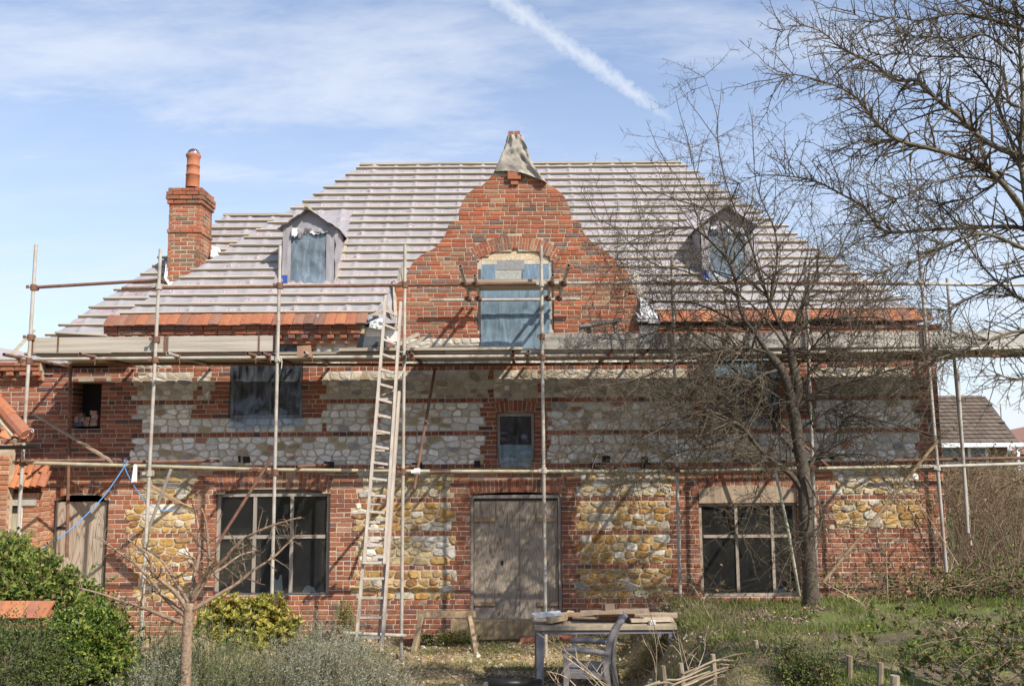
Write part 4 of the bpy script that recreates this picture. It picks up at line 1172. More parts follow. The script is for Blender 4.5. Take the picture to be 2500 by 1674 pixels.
# putlogs of the lower lift, running into holes in the wall
for px, py, px2, py2 in ((49, 1125, 156, 1123), (300, 1128, 400, 1127), (724, 1139, 776, 1134), (967, 1142, 1015, 1138), (1500, 1142, 1480, 1132), (1640, 1142, 1620, 1132), (2010, 1135, 1960, 1128)):
    a = P(px, py, -1.62); tube_part('putlog', a, Vector((a.x+(.9 if px < 400 else .12 if px < 1250 else -.12), -.05 if px > 500 else -.25, a.z)), m_rust)
    h = MB(); 
    if px > 500: h.box((a.x+(.04 if px < 1250 else -.2), -.016, a.z-.06), (a.x+(.2 if px < 1250 else -.04), -.004, a.z+.05)); h.build('putlog_hole', m_dark, house)
for px, py, w in ((602, 1122, .1), (1165, 1132, .09), (1480, 1120, .12), (1573, 1122, .1), (1795, 1118, .1), (2030, 1112, .08), (585, 1120, .04)):
    h = MB(); a = P(px, py, 0); h.box((a.x-w/2, -.02, a.z-.05), (a.x+w/2, -.006, a.z+.05), jit=.006); h.build('putlog_hole', m_dark, house)
# braces and loose raking tubes clipped to the frame
for a, b, mt_ in (((1062, 899, -.35), (1011, 1194, -1.1), m_rust), ((660, 1122, -1.62), (520, 1345, -1.75), m_rust), ((417, 1146, -1.55), (352, 1320, -1.2), m_steel),
                  ((2290, 1075, -1.62), (2010, 1420, -2.1), M('stained pole', (.27, .19, .11), var=.25, vscale=8)), ((1818, 960, -.5), (2030, 1146, -1.0), m_rust), ((2500, 868, -.9), (2420, 870, -1.5), m_rust)):
    tube_part('brace', P(*a), P(*b), mt_, .022)
for a, b in (((87, 1012, -.25), (290, 1136, -.6)),):
    m = MB(); m.beam(P(*a), P(*b), .075, .03, col=(.34, .24, .17)); m.build('raking_plank', m_board, sca)
m = MB(); m.beam(P(352, 1176, -.9), P(476, 1250, -1.0), .075, .04, col=(.36, .24, .14)); m.build('raking_plank', m_board, sca)
for px, py in ((985, 1152), (624, 1146), (645, 1147), (1018, 1150)): coupler(P(px, py, yl-.04), (1, 0, 0), (0, 0, 1), m_rust if px < 1000 else m_white)
for i in range(8):
    for z in (P(1250, 873, yl).z, P(1250, 1148, yl).z, P(1250, 695, yl).z):
        if i == 0 and z < 3: z = P(43, 1130, YF).z
        coupler(on_std(i, z), mat=m_rust if (i+int(z)) % 3 else m_steel)
for i in (1, 4, 0): coupler(on_std(i, P(1250, 822, YF).z if i else P(80, 823, YF).z))
# platform boards
for r_ in range(5):
    y0 = -1.40+r_*.235; x = -6.82+(.1 if r_ % 2 else 0)
    while x < 9.0:
        l = min(rnd(2.4, 3.9), 9.1-x); b = MB(); c = random.choice([(.30, .26, .21), (.34, .3, .25), (.27, .23, .18), (.37, .32, .25)])
        x1 = x+l
        b.box((x+.005, y0, ZDK), (x1-.005, y0+.225, ZDK+.038), c, .003); b.build('platform_board', m_board, sca); x = x1
b = MB(); b.box((P(830, 850, -1.4).x, -1.46, ZDK+.04), (P(1275, 850, -1.4).x, -1.24, ZDK+.076), (.44, .38, .29), .003); b.build('platform_board', m_board, sca)
def toe(px0, px1, col=(.43, .38, .315), h=.222, tilt=0.0, y=-1.43):
    a, c = P(px0, 840, y).x, P(px1, 840, y).x; b = MB(); b.box((a, y-.019, ZDK+.042), (c, y+.019, ZDK+.042+h), col, .003); return b.build('toe_board', m_board, sca)
toe(77, 405); toe(406.5, 673, (.45, .4, .34)); toe(1318, 1770, (.36, .33, .29)); toe(1772, 2260, (.45, .41, .36)); toe(2262, 2560, (.46, .43, .39))
b = MB(); b.beam(P(140, 818, -1.35), P(265, 826, -1.3), .2, .03, up=(0, .4, 1), col=(.36, .32, .27)); b.build('platform_board', m_board, sca)
for px in (80, 142, 402, 409, 632, 669, 1323, 1765, 1777, 2254, 2267):
    r0 = P(px, 826, -1.452); b = MB(); b.box((r0.x-.012, -1.4535, ZDK+.045), (r0.x+.014, -1.4505, ZDK+.262)); b.build('hoop_iron', m_rust, sca)
# end grain piece hung on the ledger near the third standard
b = MB(); c = P(744, 860, -1.6); b.box((c.x-.09, -1.66, c.z-.08), (c.x+.1, -1.62, c.z+.09), (.34, .2, .13), .012); b.build('base_plate', m_wood, sca)
# raised loading shelf in front of the gable window
zs = P(1250, 697, yl).z+.05
for px, py, ya in ((1124, 650, -2.6), (1159, 678, -1.95), (1350, 676, -1.95), (1388, 650, -2.6)):
    a = P(px, py, ya); tube_part('transom', (a.x, ya, zs), (a.x, -.12, zs), m_steel)
    coupler((a.x, yl-.04, zs-.03), (1, 0, 0), (0, 1, 0), m_rust); coupler((a.x, -.3, zs-.04), (1, 0, 0), (0, 1, 0), m_rust)
a, c = P(1050, 735, -.22), P(1416, 729, -.22); a.z = c.z = zs-.05; tube_part('ledger', a, c, m_steel)
for y0 in (-1.34, -1.10, -.86):
    b = MB(); b.box((P(1140, 700, -1).x, y0, zs+.026), (P(1374, 700, -1).x, y0+.225, zs+.064), (.36, .3, .22), .003); b.build('platform_board', m_board, sca)
# blocks standing on it
def block(p, l, h, d, col, label, rz=0.0, group=None):
    b = MB(); cs, sn = cos(rz), sin(rz)
    b.box((-l/2, -d/2, 0), (l/2, d/2, h), col, .004)
    b.v = [(p[0]+x*cs-y*sn, p[1]+x*sn+y*cs, p[2]+z) for x, y, z in b.v]
    return solo(b, 'concrete_block', m_block, label, 'block', group)
zb = zs+.066; bx = P(1243, 680, -1.25).x
block((bx, -1.2, zb), .40, .15, .1, (.36, .36, .33), 'pale grey concrete block, lower of two on the shelf before the gable window')
block((bx+.02, -1.2, zb+.154), .40, .15, .1, (.27, .27, .27), 'concrete block on top of another before the gable window')
zb = ZDK+.042; bx = P(908, 848, -1.1).x
block((bx-.02, -1.05, zb), .40, .1, .2, (.10, .10, .11), 'dark grey block, lower of two beside the ladder on the platform', .05)
block((bx, -1.05, zb+.103), .40, .14, .2, (.10, .105, .11), 'dark grey block, upper of two beside the ladder on the platform', -.03)
for i, (a, c, lab) in enumerate((((953, 850, -1.3), (1019, 815, -1.0), 'short grey plank leaning up behind the fourth scaffold pole, nearer the ladder'), ((990, 850, -1.2), (1048, 818, -.9), 'grey plank leaning low beside the fourth scaffold pole, nearer the gable window'))):
    b = MB(); b.beam(P(*a), P(*c), .1, .045, col=(.33, .29, .23)); solo(b, 'leaning_plank', m_board, lab, 'plank')
# little trestle of offcuts standing on the boards right of the gable window
tb = empty('hop_up_bench', 'rough timber step bench standing on the boards right of the gable window', 'bench', P(1460, 822, -1.0))
for a, c in (((1416, 826, -1.1), (1424, 790, -1.0)), ((1440, 826, -.8), (1436, 795, -.9)), ((1507, 822, -1.1), (1500, 782, -1.0))):
    b = MB(); b.beam(P(*a), P(*c), .06, .05, col=(.28, .25, .21)); b.build('leg', m_wood, tb)
b = MB(); b.beam(P(1415, 798, -1.0), P(1516, 782, -1.0), .2, .04, col=(.3, .27, .23)); b.build('top', m_wood, tb)

# ================================================================ LADDER (two sections lashed together)
lad = empty('extension_ladder', 'pale timber two-section ladder leaning on the scaffold left of the middle', 'ladder', P(905, 1560, -2.6))
LN = Vector((0, -1, .235)).normalized(); LP = Vector((0, -1.66, ZT))
def lp(px, py, off=0.0): return ppl(px, py, LP+LN*off, LN)
def ladder_sec(bl, br, tl, tr, off, nr, f0, f1):
    A, B_, C_, E_ = lp(*bl, off), lp(*br, off), lp(*tl, off), lp(*tr, off)
    for a, c in ((A, C_), (B_, E_)):
        m = MB(); m.beam(a, c, .035, .075, up=LN, jit=.001); m.build('stile', m_alu, lad)
    for i in range(nr):
        t = lerp(f0, f1, i/(nr-1)); p, q = A.lerp(C_, t), B_.lerp(E_, t); m = MB(); m.beam(p, q, .03, .03, up=LN); m.build('rung', m_alu, lad)
ladder_sec((889, 1376), (939, 1376), (943, 722), (979, 738), .09, 17, .004, .94)
ladder_sec((868, 1590), (933, 1590), (925, 958), (975, 956), .0, 14, .05, .97)
m = MB(); m.beam(lp(923, 1568, -.1), lp(940, 1378, -.06), .03, .04, up=LN); m.build('prop', m_alu, lad)
def rope(name, pts, r, mat, label, cat='rope', n=6, sub=6):
    # smooth chain through the points
    P_ = [Vector(p) for p in pts]; out = []
    for i in range(len(P_)-1):
        p0, p1, p2, p3 = P_[max(0, i-1)], P_[i], P_[i+1], P_[min(len(P_)-1, i+2)]
        for k in range(sub):
            t = k/sub; out.append(.5*((2*p1)+(p2-p0)*t+(2*p0-5*p1+4*p2-p3)*t*t+(3*p1-p0-3*p2+p3)*t**3))
    out.append(P_[-1]); b = MB(); b.tube(out, r, n)
    return solo(b, name, mat, label, cat, smooth=True)
m_blue = M('blue rope', (.10, .30, .62), rough=.7); m_cream = M('cream cord', (.6, .57, .48), rough=.8)
rope('rope', [P(92, 1345, -3.2), P(170, 1293, -2.8), P(250, 1215, -2.3), P(306, 1135, -1.75), P(311, 1126, -1.62), P(306, 1122, -1.55), P(301, 1127, -1.6), P(304, 1138, -1.62), P(316, 1166, -1.6), P(345, 1212, -1.5), P(372, 1236, -1.4), P(400, 1245, -1.3), P(430, 1243, -1.25)], .0065, m_blue, 'thin blue rope tied to the lower scaffold tube and slanting down to the hedge')
rope('cord', [P(975, 858, -1.7), P(990, 862, -1.6), P(991, 880, -1.6), P(984, 905, -1.62), P(968, 930, -1.7), P(962, 952, -1.72), P(924, 968, -1.76), P(918, 985, -1.78)], .006, m_cream, 'pale cord lashing the ladder to the scaffold pole')
rope('cord', [P(683, 868, -1.58), P(688, 880, -1.56), P(687, 900, -1.56)], .006, m_cream, 'short pale cord end hanging below the platform at the third pole')
b = MB(); c = P(329, 1150, -1.62)
vs = []; n, mm = 4, 6
for j in range(mm+1):
    for i in range(n+1):
        u, v = i/n, j/mm; vs.append((c.x+(u-.5)*.06*(.7+.5*v), -1.62-.02*sin(u*5+v), c.z+.1-.24*v-.03*abs(u-.5)))
b.add(vs, [(j*(n+1)+i, j*(n+1)+i+1, (j+1)*(n+1)+i+1, (j+1)*(n+1)+i) for j in range(mm) for i in range(n)])
solo(b, 'rag', m_white, 'pale rag hanging from the lower scaffold tube beside the blue rope', 'rag', smooth=True)
b = MB(); p0, p1 = P(1892, 1146, -1.7), P(1952, 1455, -2.0); b.tube([p0, p0.lerp(p1, .5)+Vector((.02, 0, 0)), p1], [.018, .02, .022], 8)
solo(b, 'bamboo_pole', M('pale pole', (.55, .52, .38), rough=.6, var=.2, vscale=12), 'pale slanting pole propped in front of the right window', 'pole', smooth=True)
# ================================================================ GROUND
def lines(a, b, st, far):
    n = int((b-a)/st); mid = [a+i*(b-a)/n for i in range(n+1)]
    out = [a-d for d in reversed(far)]+mid+[b+d for d in far]
    return out
gx = lines(-10, 11, .11, [.4, 1, 2, 4, 8, 20, 60, 200, 900]); gy = lines(-11, .6, .11, [.4, 1, 2, 4, 8, 20, 60, 200, 900])
def sm(a, b, t):
    q = min(1, max(0, (t-a)/(b-a))); return q*q*(3-2*q)
def gcol(x, y):
    m = sm(1.3, 2.6, x)*sm(-1.0, -1.8, y)
    n = nz(x*1.3, y*1.3)*.6+nz(x*3.4, y*3.4, 2)*.5
    green, straw, soil = (.13, .15, .045), (.42, .32, .18), (.13, .10, .07)
    g = .22+n*.9 + m*.9 - sm(-3.6, -4.6, y)*m*.25
    c = [lerp(straw[i], green[i], min(1, max(0, g))) for i in range(3)]
    s_ = sm(.15, .5, nz(x*1.1+9, y*1.7+4)+.2*m+.25*m*sm(-3.5, -4.5, y)); c = [lerp(c[i], soil[i], s_) for i in range(3)]
    return tuple(c)
gv = []; gc = []
for y in gy:
    for x in gx:
        far = abs(x) > 14 or y < -14 or y > 1
        gv.append((x, y, -.05 if far else gz(x, y)-.03*sm(.0, .5, y))); gc.append((.07, .085, .03) if far else gcol(x, y))
nx_ = len(gx)
gf = np.array([(j*nx_+i, j*nx_+i+1, (j+1)*nx_+i+1, (j+1)*nx_+i) for j in range(len(gy)-1) for i in range(nx_-1)], dtype=np.int32)
m_ground = M('garden ground', attr=True, rough=.95, var=.35, vscale=22, bump=.8, bscale=45, tint=[((.40, .34, .25), 38, .6, .72, .6), ((.05, .04, .03), 9, .55, .75, .6)])
kind(mesh_obj('ground', gv, gf, gc, m_ground, None, True), 'structure')

# ---- fast builders for leaves, needles and blades
def leaf_mesh(name, p, d, up, ln, wd, col, mat, parent=None, fold=.25):
    """p base, d direction, up rough normal; arrays of n; four vertices, two triangles a leaf"""
    n = len(p); d = d/np.linalg.norm(d, axis=1, keepdims=True)
    s = np.cross(d, up); s /= np.linalg.norm(s, axis=1, keepdims=True)+1e-9; u = np.cross(s, d)
    ln = ln[:, None]; wd = wd[:, None]
    v = np.empty((n, 4, 3), np.float32)
    v[:, 0] = p; v[:, 1] = p+d*ln*.5+s*wd*.5+u*wd*fold; v[:, 2] = p+d*ln; v[:, 3] = p+d*ln*.5-s*wd*.5+u*wd*fold
    b = (np.arange(n)*4)[:, None]
    f = np.concatenate([b+np.array([[0, 1, 2]]), b+np.array([[0, 2, 3]])]).astype(np.int32)
    c = np.repeat(col[:, None, :], 4, axis=1).reshape(-1, 3)
    return mesh_obj(name, v.reshape(-1, 3), f, c, mat, parent)
def pick(cols, n, spread=.2):
    c = np.array(cols, dtype=np.float32)[RNG.integers(0, len(cols), n)]
    return c*(1+RNG.uniform(-spread, spread, (n, 1)))
def unit(n):
    v = RNG.normal(size=(n, 3)); return v/np.linalg.norm(v, axis=1, keepdims=True)
m_leaf = M('leaf', attr=True, rough=.5, spec=.45, trans=.28)
m_dull = M('dull leaf', attr=True, rough=.8, spec=.2, trans=.2)
m_bark = M('bark', attr=True, rough=.95, var=.45, vscale=30, bump=1.0, bscale=42, tint=((.13, .13, .07), 5, .55, .8, .35))
m_twig = M('twig', attr=True, rough=.9, var=.25, vscale=15)
m_dead = M('dead stem', attr=True, rough=.9, var=.2, vscale=20)
def blob_points(blobs, dens, shell=.35):
    """blobs: (x, y, z, rx, ry, rz); points biased to the surface; outward normals"""
    ps, ns_ = [], []
    for (x, y, z, a, b, c) in blobs:
        n = int(dens*(a*b+b*c+a*c)); q = unit(n); r = 1-np.abs(RNG.normal(0, shell, n)); r = np.clip(r, .05, 1.4)
        # lumpy surface
        k = np.array([nz(q_[0]*2.3+x*3, q_[1]*2.3+z*3, q_[2]*2.3) for q_ in q]); k2 = np.array([nz(q_[0]*6+x*3, q_[1]*6+z*3, q_[2]*6) for q_ in q]); r = r*(1+.7*k+.4*k2)
        ps.append(np.stack([x+q[:, 0]*r*a, y+q[:, 1]*r*b, z+q[:, 2]*r*c], 1)); ns_.append(q)
    return np.concatenate(ps), np.concatenate(ns_)
def bush(name, blobs, dens, cols, ln, wd, mat, label, cat, shell=.3, base=None, out=.6, upb=.3, group=None, twigs=40, tcol=(.12, .09, .06)):
    x = sum(b[0] for b in blobs)/len(blobs); y = sum(b[1] for b in blobs)/len(blobs)
    th = empty(name, label, cat, (x, y, gz(x, y)), group)
    p, q = blob_points(blobs, dens, shell); n = len(p)
    ok = p[:, 2] > np.array([gz(a, b) for a, b in p[:, :2]])-.02; p, q = p[ok], q[ok]; n = len(p)
    d = unit(n)*.8+q*out+np.array([[0, 0, upb]]); up = unit(n)*.7+np.array([[0, -.3, .8]])
    leaf_mesh('foliage', p, d, up, RNG.uniform(ln*.4, ln*1.5, n), RNG.uniform(wd*.5, wd*1.4, n), pick(cols, n, .35), mat, th)
    if twigs >= 40:                      # young shoots breaking the outline
        sp_, sd_ = [], []
        for i in range(170):
            j = random.randrange(n); a = Vector(p[j]); dr = (Vector(q[j])*.7+Vector((rnd(-.5, .5), rnd(-.5, .5), rnd(.2, 1)))).normalized(); l_ = rnd(.08, .26)
            for m_ in range(int(l_/.016)):
                sp_.append(tuple(a+dr*(.016*m_))); t_ = Vector((rnd(-1, 1), rnd(-1, 1), rnd(-1, 1))); sd_.append(tuple(dr*.6+t_*.7))
        k_ = len(sp_); leaf_mesh('shoots', np.array(sp_, np.float32), np.array(sd_, np.float32), unit(k_), RNG.uniform(ln*.6, ln*1.1, k_), RNG.uniform(wd*.6, wd, k_), pick(cols[:4], k_, .3), mat, th)
    st = MB()
    for i in range(twigs):
        b = random.choice(blobs); t = unit(1)[0]; e = Vector((b[0]+t[0]*b[3]*.95, b[1]+t[1]*b[4]*.95, max(gz(b[0], b[1])+.1, b[2]+abs(t[2])*b[5]*.95)))
        s = Vector((b[0]+t[0]*b[3]*.2, b[1]+t[1]*b[4]*.2, gz(b[0], b[1])-.02)); mid = s.lerp(e, .5)+Vector((rnd(-.08, .08), rnd(-.08, .08), .1))
        st.tube([s, mid, e], [.012, .008, .003], 5, tcol)
    if st.v: st.build('stems', m_twig, th)
    return th
def wb(px, py, Y, rx, rz, ry=None):
    """ellipsoid seen at a pixel with pixel radii"""
    s = (Y-CAM.y)/FPX; p = P(px, py, Y); return (p.x, p.y, p.z, rx*s, (ry or (rx+rz)/2)*s, rz*s)
GREEN = [(.13, .19, .03), (.19, .245, .045), (.09, .14, .027), (.25, .29, .06), (.06, .10, .025), (.31, .31, .09), (.2, .13, .06)]
# big evergreen hedge at left, in three bushes
bush('hedge', [wb(10, 1410, -5.2, 85, 80), wb(95, 1440, -5.3, 80, 75), wb(40, 1470, -5.5, 100, 60), wb(165, 1475, -5.3, 60, 60), wb(215, 1500, -5.2, 40, 42), wb(0, 1345, -5.1, 50, 35)],
     15000, GREEN, .055, .033, m_leaf, 'glossy green evergreen hedge rising at the left edge before the side door', 'hedge', .28)
bush('bush', [wb(215, 1545, -6.0, 70, 60), wb(270, 1600, -6.1, 45, 85), wb(200, 1600, -6.2, 75, 80), wb(255, 1530, -5.8, 35, 35), wb(150, 1555, -6.1, 45, 45)],
     13000, [(.13, .21, .03), (.18, .26, .04), (.08, .13, .025), (.25, .29, .05), (.05, .085, .02), (.3, .29, .06)], .045, .028, m_leaf, 'bright leafy evergreen bush right of the small tiled roof', 'bush', .28)
bush('bush', [wb(40, 1600, -6.6, 100, 70), wb(120, 1650, -6.6, 90, 60), wb(-20, 1560, -6.5, 50, 50), wb(90, 1570, -6.3, 60, 35), wb(70, 1530, -6.35, 38, 16), wb(5, 1520, -6.35, 16, 22)],
     10500, [(.085, .12, .03), (.12, .16, .04), (.065, .095, .025), (.15, .165, .05), (.045, .065, .02)], .026, .014, m_leaf, 'small-leaved dark green bush in the bottom left corner', 'bush', .28)
# loose leafy sprigs poking out of the hedge
# yellow-green laurel: single leaves in whorls
lau = empty('laurel_shrub', 'yellow-green laurel shrub with long upright leaves below the left window', 'shrub', P(590, 1600, -3.4))
lau.location.z = gz(lau.location.x, lau.location.y)
LV = []
lb = [wb(600, 1512, -3.4, 85, 48), wb(655, 1484, -3.4, 38, 33), wb(540, 1515, -3.5, 60, 48), wb(680, 1530, -3.4, 48, 35), wb(620, 1550, -3.5, 100, 40)]
p, q = blob_points(lb, 900, .25)
for a, b in zip(p, q):
    ax = Vector(b)*.6+Vector((0, 0, .8)); ax.normalize(); o1 = ax.orthogonal().normalized(); o2 = ax.cross(o1); k = random.randint(6, 9); ph = rnd(0, 6)
    for i in range(k):
        t = ph+2*pi*i/k; d = (o1*cos(t)+o2*sin(t))*rnd(.4, .9)+ax*rnd(.5, 1.1); d.normalize()
        LV.append((Vector(a), d, ax, rnd(.055, .10), rnd(.02, .032)))
LCOL = [(.34, .32, .05), (.42, .37, .06), (.25, .255, .04), (.48, .40, .09), (.17, .2, .035), (.52, .40, .13)]
def leaf_verts(d, ax, ln, w):
    s = d.cross(ax).normalized(); u = s.cross(d)
    z = Vector((0, 0, 0)); mid = d*ln*.45
    return [z, mid+s*w*.5+u*w*.25, d*ln*.92-u*ln*.08, mid-s*w*.5+u*w*.25, mid-u*.002, d*ln*.75+s*w*.33+u*w*.1, d*ln*.75-s*w*.33+u*w*.1], [(0, 1, 4), (1, 5, 4), (5, 2, 4), (2, 6, 4), (6, 3, 4), (3, 0, 4)]
order = sorted(range(len(LV)), key=lambda i: LV[i][0].y-LV[i][3]*4)   # nearest and largest first
kinds_ = []
for c in LCOL:
    for w in (.022, .028, .033):
        vs, fs = leaf_verts(Vector((0, 0, 1)), Vector((0, 1, 0)), .085, w); kinds_.append(make_mesh('leaf', vs, fs, [c]*len(vs), m_leaf))
for i in order[:300]:
    b, d, ax, ln, w = LV[i]; o = D.objects.new('leaf', random.choice(kinds_)); COL.objects.link(o); o.parent = lau
    yv = (ax-d*ax.dot(d)).normalized(); xv = yv.cross(d)
    mt_ = Matrix((xv, yv, d)).transposed().to_4x4(); mt_.translation = b-lau.location; o.matrix_basis = mt_ @ Matrix.Scale(ln/.085, 4)
rest = MB()
for i in order[300:]:
    b, d, ax, ln, w = LV[i]; vs, fs = leaf_verts(d, ax, ln, w); rest.add([v+b for v in vs], fs, random.choice(LCOL))
kind(rest.build('leaf', m_leaf, lau), 'stuff')
# needle shrubs
def needle_shrub(name, px, py, Y, wpx, hpx, ns_, cols, label, cat, nl=.028, nw=.006, k=46, up=.9, mat=None, spread=1.0, group=None, dead=.0):
    s = (Y-CAM.y)/FPX; p = P(px, py, Y); x0, y0 = p.x, Y; top = P(px, py-hpx, Y).z
    th = empty(name, label, cat, (x0, y0, gz(x0, y0)), group); W = wpx*s
    ps, ds, cs = [], [], []; st = MB()
    for i in range(ns_):
        a = rnd(0, 2*pi); r = sqrt(random.random()); bx, by = x0+cos(a)*r*W*.75, y0+sin(a)*r*W*.6; bz = gz(bx, by)
        hh = max(.15, (top-bz))*(1-.45*r*r)*rnd(.7, 1.08); d = Vector((cos(a)*r*.45*spread+rnd(-.18, .18), sin(a)*r*.45*spread+rnd(-.18, .18), up))
        d = d/d.z*hh; e = Vector((bx, by, bz))+d; b0 = Vector((bx, by, bz)); mid = b0.lerp(e, .55)+Vector((rnd(-.03, .03), rnd(-.03, .03), 0))
        st.tube([b0, mid, e], [.004, .003, .0012], 3, (.2, .18, .12), cap=False)
        col = random.choice(cols)
        for j in range(k):
            t = 1-(random.random()**1.3)*.85
            q = b0.lerp(mid, t/.55) if t < .55 else mid.lerp(e, (t-.55)/.45)
            ps.append(q); dd = Vector((rnd(-1, 1), rnd(-1, 1), rnd(.1, 1.2))); ds.append(dd); cs.append(col)
    n = len(ps); c = np.array(cs, np.float32)*(1+RNG.uniform(-.25, .25, (n, 1)))
    leaf_mesh('foliage', np.array([tuple(q) for q in ps], np.float32), np.array([tuple(q) for q in ds], np.float32), unit(n).astype(np.float32), RNG.uniform(nl*.7, nl*1.3, n), np.full(n, nw), c, mat or m_dull, th)
    st.build('stems', m_dead, th)
    return th
GREYL = [(.24, .26, .18), (.29, .31, .23), (.19, .21, .135), (.34, .345, .265), (.24, .215, .14)]
ROSE = [(.13, .2, .055), (.17, .235, .08), (.1, .165, .045), (.22, .27, .12)]
needle_shrub('rosemary', 360, 1640, -5.6, 60, 150, 330, ROSE, 'upright green rosemary between the hedge and the young tree', 'shrub', .03, .006)
needle_shrub('rosemary', 520, 1660, -5.3, 50, 165, 320, ROSE, 'tall green rosemary just right of the young tree trunk', 'shrub', .03, .006)
needle_shrub('rosemary', 605, 1690, -5.5, 60, 105, 280, [(.17, .2, .09), (.23, .25, .14), (.14, .17, .08)], 'low grey-green rosemary below the yellow laurel', 'shrub', .03, .006)
needle_shrub('lavender', 350, 1700, -6.2, 85, 95, 420, GREYL, 'grey-green lavender in front of the rosemary, left of the young tree', 'shrub', .030, .0085)
needle_shrub('lavender', 430, 1610, -5.0, 60, 80, 200, GREYL, 'grey lavender behind the young tree trunk', 'shrub', .030, .0085)
needle_shrub('lavender', 720, 1690, -5.2, 95, 150, 460, GREYL, 'broad silver-grey lavender right of the low rosemary', 'shrub', .030, .0085)
needle_shrub('lavender', 850, 1690, -5.0, 105, 135, 480, [(.32, .325, .24), (.27, .28, .2), (.37, .365, .285), (.28, .245, .165)], 'pale grey lavender in front of the ladder foot', 'shrub', .030, .0085)
needle_shrub('lavender', 780, 1560, -3.4, 85, 75, 260, GREYL, 'low grey lavender under the wall between window and ladder', 'shrub', .030, .0085)
needle_shrub('lavender', 935, 1700, -5.1, 60, 80, 220, [(.36, .33, .24), (.42, .38, .28), (.28, .25, .17)], 'straw-coloured lavender at the edge of the gravel', 'shrub', .030, .0085)

# ================================================================ TREES
def smooth(pts, sub=4):
    out = []; n = len(pts)
    for i in range(n-1):
        p0, p1, p2, p3 = pts[max(0, i-1)], pts[i], pts[i+1], pts[min(n-1, i+2)]
        for k in range(sub):
            t = k/sub; out.append(.5*((2*p1)+(p2-p0)*t+(2*p0-5*p1+4*p2-p3)*t*t+(3*p1-p0-3*p2+p3)*t**3))
    out.append(pts[-1]); return out
class Tree:
    def __init__(s, name, label, cat, base, bark, twig, Y):
        s.th = empty(name, label, cat, base); s.tr = MB(); s.tw = MB(); s.bark = bark; s.twig = twig; s.Y = Y; s.limbs = []; s.fat = 1.0; s.zmax = 99; s.along = (.1, .7)
    def limb(s, pts, r0, r1, dy0=0.0, dy1=0.0, n=8, wig=.02, to_crown=False):
        r0 *= s.fat; r1 *= s.fat
        k = len(pts); q = [P(px, py, s.Y+lerp(dy0, dy1, i/max(1, k-1))) for i, (px, py) in enumerate(pts)]
        for i in range(1, k-1): q[i] += Vector((rnd(-wig, wig), rnd(-wig*2, wig*2), rnd(-wig, wig)))
        q = smooth(q); m = len(q); rad = [lerp(r0, r1, (i/(m-1))**.8)*(1+rnd(-.07, .07)) for i in range(m)]
        (s.tw if to_crown else s.tr).tube(q, rad, n, vary(s.bark, .9, 1.1)); s.limbs.append((q, rad)); return q, rad
    def sub(s, p, d, ln, r, lev, prm):
        n = 3 if lev > 1 else 5; segs = max(2, int(ln/prm['seg'])) if lev < 2 else 2
        pts = [p]; q = p.copy(); d = d.normalized()
        for i in range(segs):
            d = (d+Vector((rnd(-1, 1), rnd(-1, 1), rnd(-1, 1)))*prm['crook']+Vector((0, 0, prm['lift']))*(1 if lev < 2 else .4)).normalized(); q = q+d*(ln/segs); pts.append(q)
        rad = [lerp(r, r*.35, i/segs) for i in range(segs+1)]
        s.tw.tube(pts, rad, n, vary(s.twig, .75, 1.25), cap=False)
        if lev >= prm['levels']: return
        cnt = max(1, int(ln*prm['dens'][lev]))
        for i in range(cnt):
            t = rnd(.12, 1.0); k = min(segs-1, int(t*segs)); a = pts[k].lerp(pts[k+1], t*segs-k); dd = (pts[k+1]-pts[k]).normalized()
            side = dd.cross(Vector((rnd(-1, 1), rnd(-1, 1), rnd(-1, 1)))).normalized()
            nd = dd*rnd(.2, .8)+side*rnd(.7, 1.1)+Vector((0, 0, rnd(-.1, .4)))*prm['up']
            s.sub(a, nd, ln*rnd(*prm['ratio'])*(1-.3*t), max(prm['rmin'], r*.5), lev+1, prm)
    def sprout(s, prm, skip=0.15, dens=5.0, lens=(.3, .8), only=None):
        for q, rad in (s.limbs if only is None else only):
            tot = sum((b-a).length for a, b in zip(q, q[1:]))
            for i in range(int(tot*dens)):
                t = rnd(skip, 1.0); k = min(len(q)-2, int(t*(len(q)-1))); a = q[k].lerp(q[k+1], random.random()); dd = (q[k+1]-q[k]).normalized()
                if a.z > s.zmax and random.random() < .8: continue
                side = dd.cross(Vector((rnd(-1, 1), rnd(-1, 1), rnd(-1, 1)))).normalized()
                s.sub(a, dd*rnd(*s.along)+side+Vector((0, 0, rnd(-.2, .5))), rnd(*lens), max(prm['rmin']*1.6, min(rad[k]*.5, .011)), 1, prm)
    def done(s):
        s.tr.build('trunk', m_bark, s.th, True); s.tw.build('crown', m_twig, s.th)
# ---- pear tree in front of the right half
pear = Tree('pear_tree', 'leafless old fruit tree with dark rough trunk standing before the right window', 'tree', (P(1980, 1490, -2.6).x, -2.6, .84), (.10, .08, .06), (.11, .085, .058), -2.6)
pear.limb([(1978, 1500), (1980, 1440), (1978, 1380), (1968, 1300), (1966, 1226), (1960, 1145), (1950, 1084), (1940, 1023), (1930, 975)], .108, .07, n=12, wig=.008)
pear.limb([(1988, 1500), (1983, 1450)], .125, .10, n=10)
pear.limb([(1936, 1010), (1927, 962), (1905, 902), (1875, 861)], .075, .05)
pear.limb([(1934, 1000), (1948, 950), (1939, 894), (1929, 841)], .07, .05)
A = pear.limb; pear.fat = .78; pear.along = (.3, 1.0)
A([(1875, 861), (1840, 815), (1812, 765), (1799, 683), (1774, 632), (1727, 585), (1684, 559), (1628, 564), (1564, 581), (1500, 606)], .04, .008, 0, -.5)
